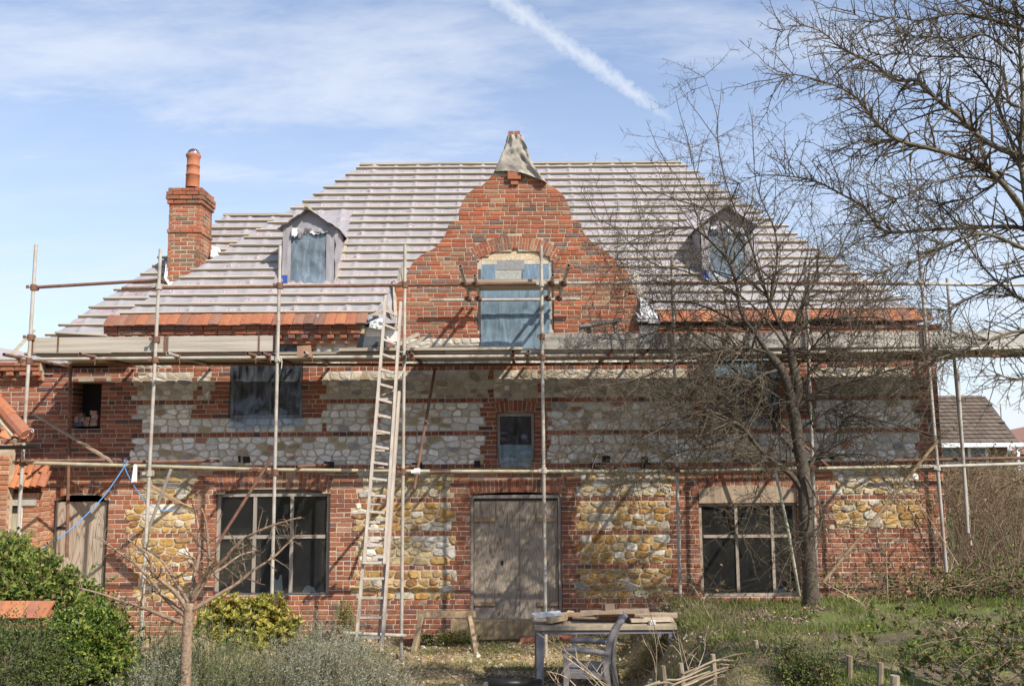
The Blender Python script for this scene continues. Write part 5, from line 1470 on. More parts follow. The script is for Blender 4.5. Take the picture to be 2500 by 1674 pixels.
A([(1929, 841), (1890, 760), (1868, 705), (1833, 606), (1816, 564), (1800, 520), (1768, 440), (1757, 350), (1748, 290), (1735, 230), (1715, 175)], .032, .0025, 0, .3)
A([(1915, 850), (1950, 805), (1991, 782), (2050, 775), (2141, 777), (2226, 799), (2290, 790)], .038, .008, 0, -.4)
A([(1968, 1215), (1935, 1165), (1887, 1125), (1850, 1092), (1814, 1048), (1777, 1019), (1724, 1007), (1651, 1027), (1591, 1060), (1530, 1090), (1450, 1110)], .055, .007, 0, -.7)
A([(1960, 1175), (1988, 1117), (2020, 1070), (2049, 1040), (2077, 1019), (2150, 1023), (2219, 1044), (2290, 1066)], .04, .008, 0, .4)
A([(1945, 1000), (1990, 965), (2037, 938), (2118, 922), (2179, 906), (2260, 881), (2320, 860)], .035, .007, 0, -.5)
A([(1907, 902), (1858, 914), (1814, 958), (1770, 985), (1700, 1005), (1620, 990)], .032, .006, 0, -.6)
A([(1875, 861), (1810, 850), (1740, 862), (1660, 885), (1560, 920), (1470, 940), (1400, 945)], .032, .005, 0, -.4)
A([(1925, 855), (1950, 760), (1990, 690), (2030, 640), (2080, 600), (2150, 560)], .035, .005, 0, .5)
A([(1880, 735), (1900, 640), (1892, 560), (1852, 470), (1842, 400), (1836, 260)], .025, .003, 0, .2)
A([(1840, 815), (1760, 765), (1680, 740), (1600, 735), (1500, 700)], .026, .005, 0, .4)
A([(1799, 683), (1740, 690), (1670, 660), (1590, 640), (1500, 560), (1450, 530)], .02, .004, 0, -.3)
A([(1774, 632), (1755, 540), (1700, 430), (1690, 380), (1660, 300)], .018, .003)
A([(1727, 585), (1690, 500), (1640, 420), (1580, 350)], .015, .003, 0, .2)
A([(1960, 1120), (1900, 1060), (1850, 960), (1790, 900), (1700, 820), (1620, 780), (1540, 780)], .03, .005, .1, .8)
A([(1940, 960), (2000, 880), (2080, 840), (2160, 700), (2210, 640)], .03, .005, .1, .7)
for L_ in ([(1930, 870), (1840, 880), (1750, 820), (1640, 800), (1540, 830), (1440, 820)], [(1920, 850), (1850, 760), (1760, 700), (1660, 690), (1560, 660), (1480, 650)], [(1935, 980), (1850, 1000), (1740, 1080), (1640, 1110), (1560, 1170), (1480, 1190)], [(1940, 900), (2030, 800), (2130, 740), (2230, 720)],
           [(1950, 1050), (2050, 990), (2150, 960), (2240, 960)], [(1960, 1130), (2060, 1110), (2160, 1120), (2230, 1160)], [(1900, 790), (1960, 660), (2050, 560), (2100, 480)], [(1820, 600), (1740, 520), (1640, 480), (1560, 450)], [(1930, 990), (1820, 930), (1700, 930), (1600, 1000), (1500, 1040), (1380, 1090)], [(1910, 860), (1960, 860), (2060, 900), (2180, 850)]):
    A(L_, .022, .004, rnd(-.2, .2), rnd(-.8, .8))
A([(1968, 1200), (1990, 1250), (2030, 1300)], .02, .006); A([(1965, 1160), (2000, 1240), (1995, 1310), (1940, 1330), (1880, 1365)], .022, .005, -.1, -.5)
A([(1880, 1120), (1850, 1180), (1830, 1260), (1800, 1330)], .014, .003, 0, -.3)
PR = dict(levels=3, seg=.12, crook=.22, lift=.0, dens=[0, 15, 12], ratio=(.14, .5), up=.6, rmin=.0028)
pear.zmax = P(1700, 480, -2.6).z; pear.sprout(PR, .1, 21.0, (.25, .95), pear.limbs[4:])
for px, py, px2, py2 in ((1757, 350, 1640, 210), (1748, 330, 1775, 200), (1842, 400, 1830, 250), (1852, 470, 1870, 380), (1690, 400, 1650, 230), (1950, 440, 1958, 300), (1700, 430, 1720, 330), (1640, 420, 1560, 300), (1580, 480, 1500, 400), (1900, 560, 1990, 440), (1890, 520, 1905, 400)):
    a = P(px, py, -2.6+rnd(-.2, .3)); e = P(px2, py2, -2.6+rnd(-.3, .4)); pear.sub(a, (e-a)+Vector((0, 0, .1)), (e-a).length, .007, 1, dict(PR, crook=.07, lift=.02, dens=[0, 9, 6], ratio=(.06, .22)))
pear.done()
# ---- big hawthorn reaching in from the right
haw = Tree('hawthorn_tree', 'large bare twiggy tree leaning in from the right edge against the sky', 'tree', (P(2720, 1674, -7.2).x, -7.2, .6), (.16, .135, .095), (.12, .095, .066), -7.2)
B = haw.limb; haw.along = (.5, 1.3)
B([(2800, 1900), (2760, 1500), (2720, 1100), (2640, 800), (2560, 620), (2505, 500)], .14, .052, n=12); haw.fat = .52
B([(2505, 500), (2484, 379), (2500, 260), (2490, 120), (2470, -60)], .035, .02, n=10)
B([(2510, 530), (2458, 465), (2406, 406), (2337, 375), (2251, 358), (2189, 344), (2141, 300), (2106, 255), (2072, 227), (2017, 207), (1938, 179), (1905, 190)], .05, .006, 0, -.4)
B([(2482, 379), (2406, 337), (2337, 289), (2285, 241), (2244, 196), (2189, 193), (2130, 155), (2079, 131), (2044, 114), (2010, 83), (1948, 65), (1896, 83)], .05, .005, 0, .4)
B([(2560, 100), (2500, 72), (2423, 52), (2337, 34), (2251, 45), (2182, 41), (2130, 45), (2080, 30)], .035, .005, 0, -.3)
B([(2560, 70), (2500, 41), (2423, 24), (2371, -10)], .035, .02)
B([(2487, 260), (2454, 255), (2451, 172), (2371, 145), (2268, 133), (2189, 138), (2113, 136)], .03, .005, 0, .3)
B([(2440, 440), (2402, 427), (2320, 434), (2251, 455), (2216, 475), (2170, 490)], .026, .005, 0, -.4)
B([(2560, 590), (2500, 559), (2389, 559), (2269, 555), (2162, 568), (2107, 508), (2047, 470), (1991, 444), (1949, 431), (1863, 431), (1800, 450)], .04, .005, 0, .5)
B([(2580, 640), (2500, 615), (2419, 576), (2333, 589), (2269, 623), (2184, 645), (2120, 683), (2050, 740)], .036, .005, 0, -.5)
B([(2590, 680), (2500, 675), (2419, 705), (2355, 735), (2291, 765)], .03, .006, 0, .2)
B([(2640, 820), (2500, 800), (2397, 846), (2320, 860), (2260, 880)], .035, .008, 0, -.3)
B([(2640, 900), (2500, 923), (2432, 914)], .03, .01)
B([(2600, 780), (2500, 730), (2400, 650), (2300, 520), (2240, 480)], .03, .006, 0, .6)
B([(2495, 420), (2430, 250), (2380, 180), (2300, 90), (2200, 90)], .03, .005, 0, .6)
B([(2470, 130), (2400, 90), (2330, 100), (2250, 80), (2170, 90)], .022, .004, 0, -.5)
B([(2440, 440), (2370, 480), (2300, 500), (2200, 590)], .022, .004, 0, .7)
B([(2285, 241), (2200, 260), (2120, 330), (2080, 350)], .016, .004, 0, .5)
B([(2189, 344), (2120, 360), (2060, 400)], .014, .004, 0, -.2)
HP = dict(levels=3, seg=.10, crook=.36, lift=-.02, dens=[0, 20, 15], ratio=(.10, .34), up=.3, rmin=.0027)
haw.sprout(HP, .05, 42.0, (.15, .55), haw.limbs[1:])
haw.done()
# ---- young fruit tree at left
yt = Tree('young_fruit_tree', 'slender bare young tree with smooth tan trunk and vase-shaped branches at left', 'tree', (P(451, 1750, -6.2).x, -6.2, gz(-2.9, -6.2)), (.27, .19, .135), (.17, .12, .08), -6.2)
T_ = yt.limb; yt.fat = 1.3
T_([(448, 1780), (451, 1674), (454, 1577), (459, 1509), (463, 1470)], .039, .029, n=12, wig=.004)
for pts, r, dy in (([(454, 1523), (393, 1499), (342, 1478), (294, 1466), (246, 1448), (191, 1434)], .017, -.2), ([(455, 1505), (403, 1458), (369, 1417), (325, 1372), (283, 1342), (243, 1311)], .018, .25),
                   ([(460, 1490), (427, 1441), (393, 1417), (369, 1400), (365, 1355), (342, 1338), (301, 1308)], .017, -.25), ([(461, 1470), (437, 1434), (410, 1390), (389, 1362), (350, 1335)], .015, .4),
                   ([(466, 1475), (475, 1407), (485, 1355), (482, 1287), (475, 1245)], .02, .2), ([(464, 1475), (506, 1413), (546, 1383), (587, 1355), (620, 1345)], .014, .5), ([(466, 1472), (512, 1400), (546, 1366), (581, 1328), (625, 1297), (683, 1277), (735, 1262)], .018, -.2),
                   ([(466, 1490), (529, 1454), (574, 1427), (615, 1393), (666, 1359), (700, 1328), (720, 1310)], .016, .2), ([(468, 1460), (492, 1417), (509, 1383), (509, 1321), (502, 1270), (492, 1240)], .018, -.3)):
    T_(pts, r, .005, 0, dy, 7, .006)
YP = dict(levels=2, seg=.07, crook=.3, lift=.05, dens=[0, 20, 10], ratio=(.18, .45), up=.8, rmin=.0026)
yt.sprout(YP, .25, 20.0, (.05, .26), yt.limbs[1:])
yt.done()
# ================================================================ OUTBUILDING AT THE LEFT EDGE
ob = empty('brick_outbuilding', 'small brick outbuilding with orange pantile roof and black gutter at the left edge', 'outbuilding', P(20, 1500, -1.3))
OY = -1.3                                  # its near end wall
def pantile(parent, p, dx, up, w, ln, col, curve=.035):
    """p lower left corner, dx across the slope, up along it"""
    dx, up = Vector(dx).normalized(), Vector(up).normalized(); nr = dx.cross(up).normalized()
    if nr.z < 0: nr = -nr
    b = MB(); n = 8; vs = []
    for th in (0, .014):
        for t in (0, 1):
            for i in range(n+1):
                u = i/n; vs.append(Vector(p)+dx*(w*u)+up*(ln*t)+nr*(curve*sin(u*2*pi*.9+.3)+th+.02*(1-t)))
    m = n+1
    fs = [(i, i+1, m+i+1, m+i) for i in range(n)]+[(2*m+i, 3*m+i, 3*m+i+1, 2*m+i+1) for i in range(n)]+[(i, 2*m+i, 2*m+i+1, i+1) for i in range(n)]
    b.add(vs, fs, col); return b.build('pantile', m_tile, parent)
PT = [(.42, .165, .08), (.38, .145, .075), (.45, .19, .09), (.34, .14, .085)]
# upper roof: slope facing the camera, right-hand verge running down to the right
ov = P(66, 1062, -2.3); rg = P(-160, 905, -1.3)
upv = Vector((0, 1.0, .86)).normalized()
e0 = P(66, 1072, -1.9); k = 0
for row in range(3):
    for c in range(7):
        x = e0.x-.205*(c+1)-row*.24; base = Vector((x, e0.y, e0.z))+upv*(.16*row)
        pantile(ob, base, (1, 0, 0), upv, .21, .2, random.choice(PT), .026)
for i in range(3):
    a = Vector((e0.x-.03-i*.33, e0.y+.05+i*.20, e0.z+.04+i*.25)); b_ = Vector((a.x-.36, a.y+.21, a.z+.265))
    t = MB(); t.tube([a, b_], [.105, .1], 10, random.choice(PT)); t.build('ridge_tile', m_tile, ob)
    t = MB(); t.beam(a+Vector((-.1, -.02, -.06)), b_+Vector((-.1, -.02, -.06)), .12, .05, col=(.4, .35, .26)); t.build('mortar_bed', m_block, ob)
g = MB(); ga, gb = P(-80, 1091, -2.0), P(92, 1090, -2.0); n = 8; vs = []
for pth in (ga, gb):
    for i in range(n+1):
        a = pi*i/n; vs.append((pth.x, pth.y-.055*cos(a), pth.z-.055*sin(a)+.02))
g.add(vs, [(i, i+1, n+2+i, n+1+i) for i in range(n)]); g.add([vs[n+1+i] for i in range(n+1)], [tuple(range(n+1))]); g.build('gutter', m_black, ob)
w = MB(); w.box((-9.4, -.585, .0), (P(18, 1200, -.6).x, -.44, P(20, 1085, -.6).z)); w.build('wall_core', m_mortar, ob)
def brick_wall(parent, x0, x1, z0, z1, y, cols, holes=(), limit=0, off=0):
    items = []; k = 0; z = z0
    while z < z1-.02:
        iv = subtract([(x0, x1)], [(a, b) for a, b, c, d in holes if c-.01 < z+CO/2 < d+.01])
        for a, b in iv:
            x = a; first = True
            while x < b-.02:
                l = .1125 if (first and (k+off) % 2) or random.random() < .12 else .225; first = False
                e = min(x+l, b); e = b if b-e < .05 else e
                vs, fs = brick_geo(x+.004, e-.004, z+J, z+CO-J, y+rnd(-.004, .003), y+.08); items.append(((e-x), vs, fs, vary(random.choice(cols), .85, 1.15))); x = e
        z += CO; k += 1
    emit(items, 'brick', parent, m_brick, limit)
OC = [(.46, .22, .13), (.42, .18, .1), (.5, .27, .17), (.38, .15, .09), (.44, .25, .16)]
brick_wall(ob, -8.9, P(18, 1200, -.6).x+.004, .8, P(20, 1112, -.6).z, -.6, OC, limit=60)
# lean-to porch in the corner: little tiled roof over a cased window
lt_ = empty('lean_to_porch', 'brick lean-to with a few orange pantiles over a pale window beside the side door', 'porch', P(75, 1480, -.4))
PYF = -.42
LX0, LX1 = P(6, 1350, PYF).x, P(88, 1350, PYF).x; LZ = P(60, 1205, PYF).z
c = MB(); c.box((LX0, PYF+.012, 0), (LX1-.01, -.02, LZ)); c.build('wall_core', m_mortar, lt_)
wa, wb_ = P(24, 1260, PYF).x, P(54, 1260, PYF).x; wz0, wz1 = P(40, 1400, PYF).z, P(40, 1233, PYF).z; wz2 = P(40, 1219, PYF).z
brick_wall(lt_, LX0, LX1-.002, .9, LZ, PYF, OC, holes=[(wa, wb_, wz0, wz1), (P(16, 1230, PYF).x, P(88, 1230, PYF).x, wz1, wz2)], limit=60)
items = []; z = .9; k = 0
while z < LZ-.03:                                    # return wall facing right
    x = 0.0
    while x < .40:
        e = min(x+(.1125 if k % 2 and x == 0 else .225), .42); e = .42 if .42-e < .05 else e
        vs, fs = brick_geo(x+.004, e-.004, z+J, z+CO-J, rnd(-.004, .003), .05)
        items.append((.1, [(LX1-d, PYF+.0+u, zz) for u, d, zz in vs], fs, vary(random.choice(OC), .85, 1.15))); x = e
    z += CO; k += 1
emit(items, 'brick', lt_, m_brick, 30)
l = MB(); l.box((P(17, 1230, PYF).x, PYF-.03, wz1+.0), (P(88, 1230, PYF).x, PYF+.01, wz2), (.42, .39, .34), .003); l.build('lintel', m_block, lt_)
l = MB(); l.box((wa, PYF-.012, wz0), (wa+.03, PYF+.01, wz1), (.62, .58, .5)); l.box((wb_-.06, PYF-.012, wz0), (wb_, PYF+.01, wz1), (.66, .63, .58)); l.build('window', m_wood, lt_)
l = MB(); l.box((wa+.031, PYF-.004, wz0), (wb_-.061, PYF+.01, wz1-.12), (.40, .36, .27)); l.build('blind', m_wood, lt_)
l = MB(); l.box((wa+.031, PYF-.003, wz1-.119), (wb_-.061, PYF+.01, wz1)); l.build('pane', m_dark, lt_)
up2 = Vector((-.12, 1, 1.3)).normalized()
for row in range(2):
    for cidx in range(5):
        p0 = P(22+cidx*17, 1193-cidx*1, PYF-.14)+up2*(.25*row)-Vector((.04*row, 0, 0)); pantile(lt_, p0, (1, 0, -.02), up2, .14, .31, random.choice(PT), .018)
f = MB(); f.beam(P(64, 1138, -.1), P(104, 1180, -.2), .16, .02, up=(.3, -.5, .8)); f.build('lead_flashing', m_lead, lt_)
hk = [P(60, 1074, -1.85), P(66, 1074, -1.85), P(68, 1066, -1.85), P(70, 1055, -1.85), P(74, 1047, -1.85), P(79, 1047, -1.85), P(82, 1051, -1.85), P(79, 1055, -1.85), P(76, 1052, -1.85)]
b = MB(); b.tube(smooth(hk), .008, 6); b.build('iron_scroll', m_steel, ob, True)
# small tiled roof in the hedge
sh = empty('tiled_shelter', 'low roof of red clay tiles with a timber end half hidden in the hedge', 'shelter', P(80, 1600, -6.1))
for i in range(6):
    for r_ in range(2):
        a = P(-60+i*30, 1512-r_*24, -6.0); t = MB(); t.beam(a, a+Vector((.118, 0, .0)), .2, .018, up=(0, -.6, .8), col=random.choice(PT)); t.build('tile', m_tile, sh)
for i in range(5):
    a, c = P(-70+i*40, 1490+i*2.5, -5.95), P(-31+i*40, 1492+i*2.5, -5.95); t = MB(); t.tube([a, c], .05, 8, random.choice(PT)); t.build('ridge_tile', m_tile, sh)
t = MB(); a, c = P(118, 1530, -5.97), P(160, 1508, -5.97); t.add([a, P(160, 1545, -5.97), c, P(118, 1545, -5.97), a+Vector((0, .3, 0)), P(160, 1545, -5.67), c+Vector((0, .3, 0)), P(118, 1545, -5.67)], [(0, 3, 1, 2), (4, 6, 5, 7), (0, 2, 6, 4)], (.3, .27, .22)); t.build('timber_end', m_wood, sh)
t = MB(); a = P(40, 1560, -5.6); t.box((a.x-.8, -5.9, gz(a.x, -5.6)-.05), (a.x+.35, -5.3, a.z), DARKW); t.build('body', m_wood, sh)

# ================================================================ THINGS BY THE DOOR
beam_o = MB(); a, c = P(1102, 1515, -.35), P(1310, 1515, -.35); zb_ = P(1200, 1556, -.35).z; zt_ = P(1200, 1512, -.35).z
beam_o.box((a.x, -.45, zb_), (c.x, -.33, zt_), (.27, .21, .13), .006); solo(beam_o, 'timber_beam', m_wood, 'thick dark timber sleeper lying across the foot of the door', 'beam')
for (px, py, c, lab) in ((1288, 1556, (.40, .15, .1), 'single red brick on the ground at the right end of the timber sleeper'), (992, 1564, (.4, .14, .09), 'red brick lying at the foot of the fourth scaffold pole'), (1384, 1554, (.33, .12, .08), 'red brick seen under the table top by the wall'), (1560, 1575, (.2, .08, .05), 'dark broken brick lying on the grass right of the chair')):
    p = P(px, py, -.5 if px < 1500 else -1.2); b = MB(); b.box((p.x-.11, p.y-.05, 0), (p.x+.11, p.y+.05, .072), c, .004); b.v = [(x, y, z+gz(p.x, p.y)+.003) for x, y, z in b.v]; solo(b, 'loose_brick', m_brick, lab, 'brick')
tr_ = empty('trestle', 'low rough timber trestle standing between the fourth scaffold pole and the door', 'trestle', (P(1090, 1560, -.9).x, -.9, 0))
ty = -.95; za_ = P(1090, 1496, ty).z
b = MB(); b.box((P(1020, 1496, ty).x, ty-.06, za_-.045), (P(1161, 1496, ty).x, ty+.06, za_+.03), (.38, .28, .18), .006); b.build('top_beam', m_wood, tr_)
for px, s_ in ((1030, -1), (1146, 1)):
    for dy in (-.22, .2):
        a = P(px, 1503, ty); b = MB(); e = Vector((a.x+s_*.1, ty+dy, gz(a.x, ty+dy)-.01)); b.beam((a.x, ty+dy*.25, za_-.03), e, .065, .045, col=(.36, .27, .18)); b.build('leg', m_wood, tr_)
# ---- table
m_met = M('lilac grey metal', (.2, .2, .225), rough=.5, var=.08, vscale=8)
TY = -3.55
tbl = empty('garden_table', 'grey metal garden table with weathered plank top in front of the door', 'table', (P(1480, 1674, TY).x, TY, gz(1.2, TY)))
tx0, tx1 = P(1308, 1540, TY).x, P(1308, 1540, TY).x+1.6; tz = P(1400, 1541, TY).z; td = .85
for x in (tx0+.005, tx1-.075):
    for y in (TY, TY+td-.06):
        b = MB(); b.box((x, y, gz(x, y)-.01), (x+.085, y+.045, tz-.027)); b.build('leg', m_met, tbl)
b = MB(); b.box((tx0, TY-.006, tz-.026), (tx1, TY+.05, tz+.02)); b.box((tx0, TY+td-.06, tz-.026), (tx1, TY+td-.01, tz+.02)); b.box((tx0, TY+.051, tz-.026), (tx0+.05, TY+td-.061, tz+.02)); b.box((tx1-.05, TY+.051, tz-.026), (tx1, TY+td-.061, tz+.02)); b.build('frame', m_met, tbl)
b = MB(); p = P(1321, 1545, TY); b.tube([(p.x, TY-.012, tz-.003), (p.x, TY-.004, tz-.003)], .009, 8); b.build('bolt', m_black, tbl)
for i in range(6):
    b = MB(); y0 = TY-.03+i*.15; b.box((tx0-.02+rnd(-.02, .02), y0, tz+.022), (tx1+rnd(0, .05), y0+.142, tz+.062), random.choice([(.30, .24, .17), (.26, .2, .15), (.34, .28, .2)]), .003); b.build('plank', m_wood, tbl)
# offcuts piled on it
zt_ = tz+.063
OFF = [(1335, 1500, .34, .11, .03, .3, (.62, .62, .62), 'pale grey board end lying on the left end of the table pile'), (1345, 1512, .3, .08, .05, -.2, (.33, .27, .2), 'short brown offcut under the pale board end on the table'),
       (1372, 1506, .3, .07, .05, .95, (.52, .40, .24), 'yellowish offcut leaning at an angle near the left of the table pile'), (1360, 1510, .26, .07, .05, .7, (.5, .38, .22), 'second yellowish offcut crossing beside the first on the table'),
       (1392, 1508, .2, .06, .06, 1.4, (.42, .32, .2), 'stubby offcut end-on right of the yellowish ones on the table'), (1450, 1500, .95, .10, .028, -.1, (.36, .24, .16), 'long brown plank lying slanted across the middle of the table pile'),
       (1500, 1493, .8, .09, .03, -.05, (.30, .22, .16), 'long dark plank lying on top of the table pile'), (1487, 1513, .30, .08, .06, .05, (.4, .28, .18), 'thick squared block under the planks in the middle of the table pile'),
       (1560, 1502, .9, .12, .03, -.16, (.37, .28, .2), 'wide weathered plank sloping off the right of the table pile'), (1590, 1512, .5, .09, .03, .1, (.48, .4, .3), 'pale weathered plank at the right end of the table'),
       (1420, 1518, .5, .08, .03, .04, (.27, .2, .14), 'flat dark board at the bottom of the table pile, left of middle'), (1530, 1519, .6, .09, .035, -.04, (.34, .22, .13), 'reddish brown board at the bottom of the table pile, right of middle'),
       (1486, 1487, .12, .05, .09, .4, (.2, .14, .1), 'small dark upright scrap crowning the table pile'), (1540, 1500, .2, .07, .06, .5, (.45, .3, .18), 'short orange-brown offcut right of the chair back on the table')]
for i, (px, py, ln, w, h, rz, c, lab) in enumerate(OFF):
    y = TY+.12+(i*37 % 55)/100; p = P(px, py, y); z = zt_+max(0, p.z-zt_-h/2); z = min(z, zt_+.2); b = MB(); h *= 1.2; w *= 1.2; b.box((-ln/2, -w/2, 0), (ln/2, w/2, h), c, .004)
    cs, sn = cos(rz), sin(rz); tl = rnd(-.05, .05); b.v = [(p.x+x*cs-yy*sn, y+x*sn+yy*cs, max(zt_, z+zz+x*tl)) for x, yy, zz in b.v]
    solo(b, 'wood_offcut', m_wood, lab, 'offcut', 'offcuts of wood piled on the table')
p = P(1592, 1518, TY+.05); b = MB(); b.box((p.x-.03, TY+.0, zt_), (p.x+.04, TY+.08, zt_+.05), (.7, .7, .7), .008); solo(b, 'plaster_lump', m_plaster, 'small white lump at the right end of the table', 'lump')
# ---- chair
m_chair = M('weathered chair', (.22, .205, .208), rough=.7, var=.15, vscale=14, bump=.15, bscale=60)
CHY = -4.15; cc = P(1440, 1620, CHY); ch = empty('garden_chair', 'weathered grey garden armchair seen from the side in front of the table', 'chair', (cc.x, CHY, gz(cc.x, CHY)))
sz = .46; cg = gz(cc.x, CHY); yaw = R(-14)
def cp(x, y, z): return (cc.x+x*cos(yaw)-y*sin(yaw), CHY+x*sin(yaw)+y*cos(yaw), cg+z)
def cbeam(name, a, b_, w, h, up=(0, 0, 1)):
    m = MB(); m.beam(cp(*a), cp(*b_), w, h, up=up); return m.build(name, m_chair, ch)
for s_ in (-1, 1):
    cbeam('leg', (-.22, s_*.25, 0), (-.21, s_*.25, .655), .055, .05, (0, 1, 0)); cbeam('leg', (.27, s_*.25, 0), (.20, s_*.25, .62), .055, .05, (0, 1, 0))
    m = MB(); m.tube([cp(-.25, s_*.25, .67), cp(-.1, s_*.255, .685), cp(.1, s_*.255, .68), cp(.24, s_*.25, .66)], [.03, .03, .03, .028], 8); m.build('arm', m_chair, ch, True)
    m = MB(); q = [(.20, .40), (.215, .6), (.25, .78), (.31, .92), (.37, .985)]
    for (x0, z0), (x1, z1) in zip(q, q[1:]): m.beam(cp(x0, s_*.24, z0), cp(x1, s_*.24, z1), .05, .055, up=(1, 0, .2))
    m.build('back_post', m_chair, ch)
for i in range(6):
    x = -.21+i*.075; m = MB(); m.box((-.035, -.23, -.012), (.035, .23, .012)); m.v = [cp(x+a, b_, sz+c) for a, b_, c in m.v]; m.build('seat_slat', m_chair, ch)
m = MB(); m.beam(cp(-.25, -.245, sz-.035), cp(.24, -.245, sz-.03), .03, .06); m.beam(cp(-.25, .245, sz-.035), cp(.24, .245, sz-.03), .03, .06); m.beam(cp(-.25, -.24, sz-.035), cp(-.25, .24, sz-.035), .03, .06); m.build('seat_rail', m_chair, ch)
for i in range(7):
    y = -.19+i*.063; m = MB()
    q = [(.205, .47), (.217, .6), (.252, .78), (.31, .92)]
    for (x0, z0), (x1, z1) in zip(q, q[1:]): m.beam(cp(x0, y, z0), cp(x1, y, z1), .045, .014, up=(1, 0, .2))
    m.build('back_slat', m_chair, ch)
m = MB(); m.tube([cp(.355, -.25, .965), cp(.375, 0, .985), cp(.355, .25, .965)], .032, 8); m.build('top_rail', m_chair, ch, True)
# papers and sheets inside the windows
for (px, py, w, h, lab, y) in ((676, 1424, .19, .26, 'torn white sheet standing inside the left window', .125), (754, 1438, .22, .12, 'low white paper lump on the sill of the left window', .13), (1722, 1448, .12, .05, 'small white scrap at the left of the right window sill', .13), (1905, 1442, .24, .08, 'white scrap on the right window sill beside the trunk', .13)):
    p = P(px, py, y); n = 5; vs = []
    for j in range(n+1):
        for i in range(n+1):
            u, v = i/n, j/n; vs.append((p.x+(u-.5)*w*(1-.35*v)+.02*nz(v*5, px), y+.05*v+.03*nz(u*5, v*5+px), p.z-h/2+h*v*(.8+.4*nz(u*3, px*.1))))
    b = MB(); b.add(vs, [(j*(n+1)+i, j*(n+1)+i+1, (j+1)*(n+1)+i+1, (j+1)*(n+1)+i) for j in range(n) for i in range(n)]); solo(b, 'paper_sheet', m_white, lab, 'paper')
b = MB(); b.tube([P(1195, 1668, -4.4), P(1320, 1668, -4.2)], .05, 10); solo(b, 'black_pipe', m_black, 'black plastic pipe lying on the ground at the bottom centre', 'pipe', smooth=True)

# ================================================================ WATTLE FENCE AND STAKES
wf = empty('wattle_fence', 'low woven stick fence with upright stakes along the foot of the bank', 'fence', (P(1700, 1640, -5.4).x, -5.4, .5))
ST_ = [(1618, 1674, 1624, -5.9), (1662, 1674, 1618, -5.75), (1740, 1674, 1596, -5.55), (1845, 1660, 1562, -5.2)]
FC = [(.30, .24, .17), (.25, .195, .135), (.34, .275, .2), (.2, .155, .11)]
for px, yb, yt_, Y in ST_:
    b = MB(); a, c = P(px+3, yb+30, Y), P(px, yt_, Y); b.tube([a, a.lerp(c, .5)+Vector((.01, 0, 0)), c], [.027, .026, .022], 7, random.choice(FC)); b.build('stake', m_dead, wf)
for i in range(10):
    f0 = i/10; pts = []
    for k, (px, Y) in enumerate(((1560, -6.0), (1620, -5.9), (1665, -5.75), (1742, -5.55), (1800, -5.38), (1850, -5.2), (1900, -5.05))):
        top = interp(px, [(1560, 1660), (1665, 1640), (1742, 1610), (1850, 1590), (1900, 1590)]); py = top+f0*75+rnd(-10, 10)
        pts.append(P(px, py, Y+(.035 if (i+k) % 2 else -.035)))
    if i in (0, 1): pts = pts[2:]
    b = MB(); q = smooth(pts); b.tube(q, [lerp(.012, .005, j/(len(q)-1)) for j in range(len(q))], 5, random.choice(FC)); b.build('rod', m_dead, wf)
b = MB(); b.tube(smooth([P(1838, 1588, -5.2), P(1865, 1592, -5.15), P(1900, 1592, -5.05)]), .014, 6, FC[0]); b.build('rod', m_dead, wf)
for px, y0, y1, Y, lab in ((2075, 1674, 1600, -5.9, 'thin grey stake on the bank, leftmost of three'), (2150, 1674, 1616, -6.2, 'grey stake on the bank, middle of three'), (2185, 1690, 1648, -6.4, 'stout tan stake on the bank, rightmost of three')):
    b = MB(); a, c = P(px-2, y0+30, Y), P(px, y1, Y); r_ = .03 if px < 2180 else .045; b.tube([a, c], [r_, r_*.9], 8, random.choice(FC)); solo(b, 'stake', m_dead, lab, 'stake', 'stakes on the bank')
# ================================================================ GRASS, LITTER, STEMS, BRAMBLE
def blades(name, n, region, ln, wd, cols, dens_fn, label, lean=.5):
    ps = []
    while len(ps) < n:
        x, y = rnd(*region[0]), rnd(*region[1])
        if dens_fn(x, y) > random.random(): ps.append((x, y, gz(x, y)-.005))
    p = np.array(ps, np.float32); d = np.stack([RNG.normal(0, lean, n), RNG.normal(0, lean, n), RNG.uniform(.5, 1.2, n)], 1)
    o = leaf_mesh(name, p, d, unit(n), RNG.uniform(ln*.4, ln*1.3, n), np.full(n, wd), pick(cols, n, .3), m_dull, None, .15)
    return kind(o, 'stuff')
def mound_d(x, y): return sm(1.5, 2.3, x)*(.08+.92*sm(-.05, .3, nz(x*1.7, y*2.1)+.03+.28*sm(-3.4, -2.2, y)))*sm(-.9, -1.5, y)
def flat_d(x, y): return (1-sm(2.0, 2.8, x))*max(0, .1+nz(x*1.8, y*2.2)*1.6)*(.35+.65*sm(-3.2, -1.5, y))
blades('grass', 54000, ((1.4, 8.5), (-8.2, -.9)), .10, .007, [(.13, .205, .03), (.17, .24, .04), (.1, .155, .03), (.21, .235, .06), (.26, .235, .10)], mound_d, '', .55)
blades('grass', 14000, ((-3.2, 2.6), (-4.2, -.15)), .07, .006, [(.14, .19, .04), (.18, .22, .05), (.3, .25, .13), (.38, .31, .18)], flat_d, '', .7)
blades('bank_straw', 5500, ((2.0, 8.5), (-8.2, -1.2)), .15, .006, [(.27, .21, .13), (.2, .155, .095), (.33, .27, .18)], lambda x, y: sm(-.05, .35, nz(x*1.1+5, y*1.3)), '', .9)
blades('dry_grass', 4500, ((1.3, 3.6), (-6.4, -1.4)), .16, .006, [(.22, .17, .10), (.16, .125, .075), (.28, .22, .14), (.12, .13, .05)], lambda x, y: sm(1.3, 1.9, x)*(1-sm(2.4, 3.4, x)), '', .8)
